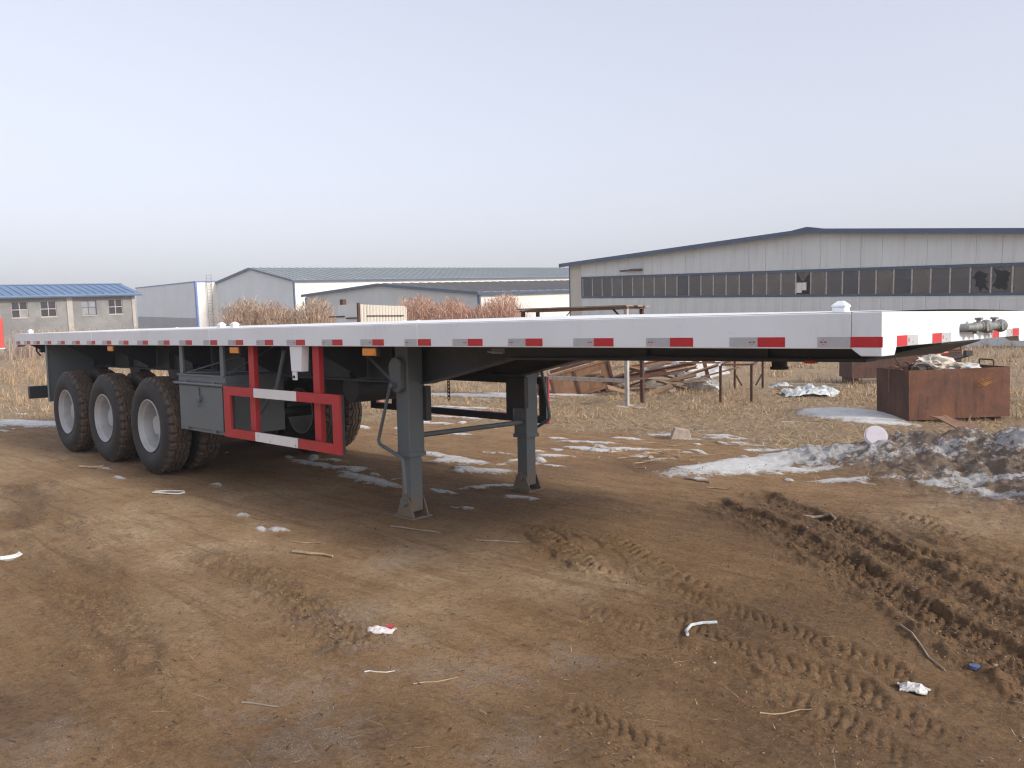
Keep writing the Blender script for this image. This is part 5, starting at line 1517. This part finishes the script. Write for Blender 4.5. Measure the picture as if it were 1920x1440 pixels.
# white lid on the mound
LZ = gz(-1.95, 5.35)
ldm = MB()
cc = Vector((-1.95, 5.35, LZ + .035)); nn_ = (Vector((1.26, -3.54, 1.5)) - cc).normalized()
nn_ = (nn_ + Vector((.1, .2, .35))).normalized()
ldm.tube([cc, cc + nn_ * .012], .118, 28).tube([cc + nn_ * .0125, cc + nn_ * .020], .107, 28, .102)
solo('bucket_lid', ldm, plain('lilac_white_plastic', (.50, .47, .52), .5, .08, 9), 'round white plastic lid stuck in the dirty snow bank', 'lid', loc=tuple(cc))
bz = gz(-1.25, 5.75)
slab('cardboard_sheet', [(-1.50, 5.62, bz + .16), (-1.12, 5.58, bz + .05), (-1.05, 5.80, bz + .05), (-1.42, 5.86, bz + .19)], .012, 'rust_brown', 'folded brown board lying on top of the dirt bank', 'board', 1)
solo('stone_block', MB().prism([(-4.58, 5.45, gz(-4.5, 5.5) - .02), (-4.35, 5.60, gz(-4.5, 5.5) - .02), (-4.40, 5.62, gz(-4.5, 5.5) + .10), (-4.54, 5.50, gz(-4.5, 5.5) + .13)], (-.10, .12, 0)), M['stone'], 'pale chipped stone block by the snow streaks', 'stone', bevel=.008)
lump('soil_boulder', (.05, 3.72, gz(.05, 3.72) + .04), (.14, .12, .12), 'rust_dark', 'dark frozen soil lump at the right edge of the dirt bank', 'soil lump', 23)
# strip, loops, pipes, sticks
z = gz(-5.15, -1.98)
solo('plastic_band', MB().tube([(-5.15 + .07 * math.cos(a), -1.99 + .07 * math.sin(a), z + .02) for a in np.linspace(-2.0, 1.6, 12)], .020, 4), M['paper'], 'white plastic band at the far left of the mud', 'band', loc=(-5.15, -1.98, z))
pts = [(-6.56, -.39), (-6.52, -.30), (-6.36, -.20), (-6.30, -.22), (-6.30, -.28), (-6.36, -.33), (-6.54, -.42)]
solo('wire_loop', MB().tube([(a, b, gz(a, b) + .012) for a, b in pts], .007, 6), M['paper'], 'thin white bent strip in front of the wheels', 'strip')
pts = [(-1.47, 2.53), (-1.42, 2.60), (-1.36, 2.635), (-1.30, 2.63), (-1.25, 2.59)]
solo('bent_hose', MB().tube([(a, b, gz(a, b) + .015) for a, b in pts], .011, 7), M['greywood'], 'pale curved hose piece between the deep ruts', 'hose')
pts = [(-.80, .04), (-.86, .0), (-.89, -.06), (-.87, -.14), (-.81, -.22)]
solo('bent_hose', MB().tube([(a, b, gz(a, b) + .012) for a, b in pts], .008, 7), M['tarp'], 'grey crescent of hose on the churned foreground mud', 'hose')
solo('bottle_cap', MB().tube([(.30, .29, gz(.3, .29) + .002), (.30, .29, gz(.3, .29) + .016)], .022, 16), plain('blue_plastic', (.07, .10, .22), .4), 'dark blue bottle cap near the right edge of the mud', 'cap')
sticks = [((-3.70, -.62), (-3.40, -.50), .016, 'wood', 'pale wooden slat on the mud before the near landing leg'),
          ((-3.98, -.50), (-3.72, -.36), .006, 'wood', 'thin pale twig above the wooden slat'),
          ((-3.75, .25), (-3.30, .38), .009, 'greywood', 'dark twig just in front of the near landing foot'),
          ((-2.95, .42), (-2.62, .62), .007, 'greywood', 'curved dark twig right of the near landing foot'),
          ((-1.70, -1.47), (-1.60, -1.38), .004, 'paper', 'white splinter below the crushed wrapper'),
          ((-1.44, -1.40), (-1.33, -1.24), .004, 'wood', 'pale stalk in the middle of the foreground frost'),
          ((-1.85, -1.98), (-1.70, -1.90), .005, 'greywood', 'dark twig on the lower left frost patch'),
          ((-.12, .62), (.20, .18), .006, 'greywood', 'long thin dark twig lying towards the right edge'),
          ((-.20, -.66), (-.08, -.50), .004, 'wood', 'yellow straw stalk across the lower right ruts'),
          ((-8.75, -.35), (-8.45, -.20), .018, 'wood', 'wooden stake on the mud beside the rearmost wheel'),
          ((-2.62, 3.05), (-2.42, 3.12), .010, 'wood', 'short wood chip at the head of the deep ruts'),
          ((-3.05, 3.35), (-2.75, 3.30), .012, 'greywood', 'flat grey splinter near the snow edge')]
for a, b, r_, m_, lab in sticks:
    pts = []
    for t in np.linspace(0, 1, 5):
        px, py = a[0] + (b[0] - a[0]) * t + random.uniform(-.012, .012), a[1] + (b[1] - a[1]) * t + random.uniform(-.012, .012)
        pts.append((px, py, gz(px, py) + r_ * .8))
    solo('stick', MB().tube(pts, r_, 5, r_ * .55), M[m_], lab, 'stick', 'sticks on the mud')
# broken branches pile in front of the far landing leg
bp = MB()
for k in range(26):
    cx_, cy_ = -4.0 + random.gauss(0, .35), 4.0 + random.gauss(0, .35)
    a = random.uniform(0, 3.14); L = random.uniform(.10, .38)
    bp.tube([(cx_ + L * t * math.cos(a) + random.uniform(-.02, .02), cy_ + L * t * math.sin(a) + random.uniform(-.02, .02), gz(cx_, cy_) + .012 + .04 * random.random()) for t in (-.5, 0, .5)], random.uniform(.005, .012), 5, .004)
tag(solo('branch_pile', bp, M['wood'], 'pile of broken branches and chips behind the far landing leg', 'branches', loc=(-4, 4, 0)), None, None, kind='stuff')

# ------------------------------------------------------------------ hazy winter air
hz = MB().b(-960, 960, -960, 960, -6, 16)
haze = hz.build('haze', None)
hm = bpy.data.materials.new('pale_haze'); hm.use_nodes = True
hm.node_tree.nodes.remove(hm.node_tree.nodes['Principled BSDF'])
pv = hm.node_tree.nodes.new('ShaderNodeVolumePrincipled')
pv.inputs['Color'].default_value = (.93, .94, 1.0, 1)
pv.inputs['Density'].default_value = .0016
pv.inputs['Anisotropy'].default_value = .2
hm.node_tree.links.new(pv.outputs[0], hm.node_tree.nodes['Material Output'].inputs['Volume'])
haze.data.materials.append(hm)
tag(haze, None, None, kind='stuff')
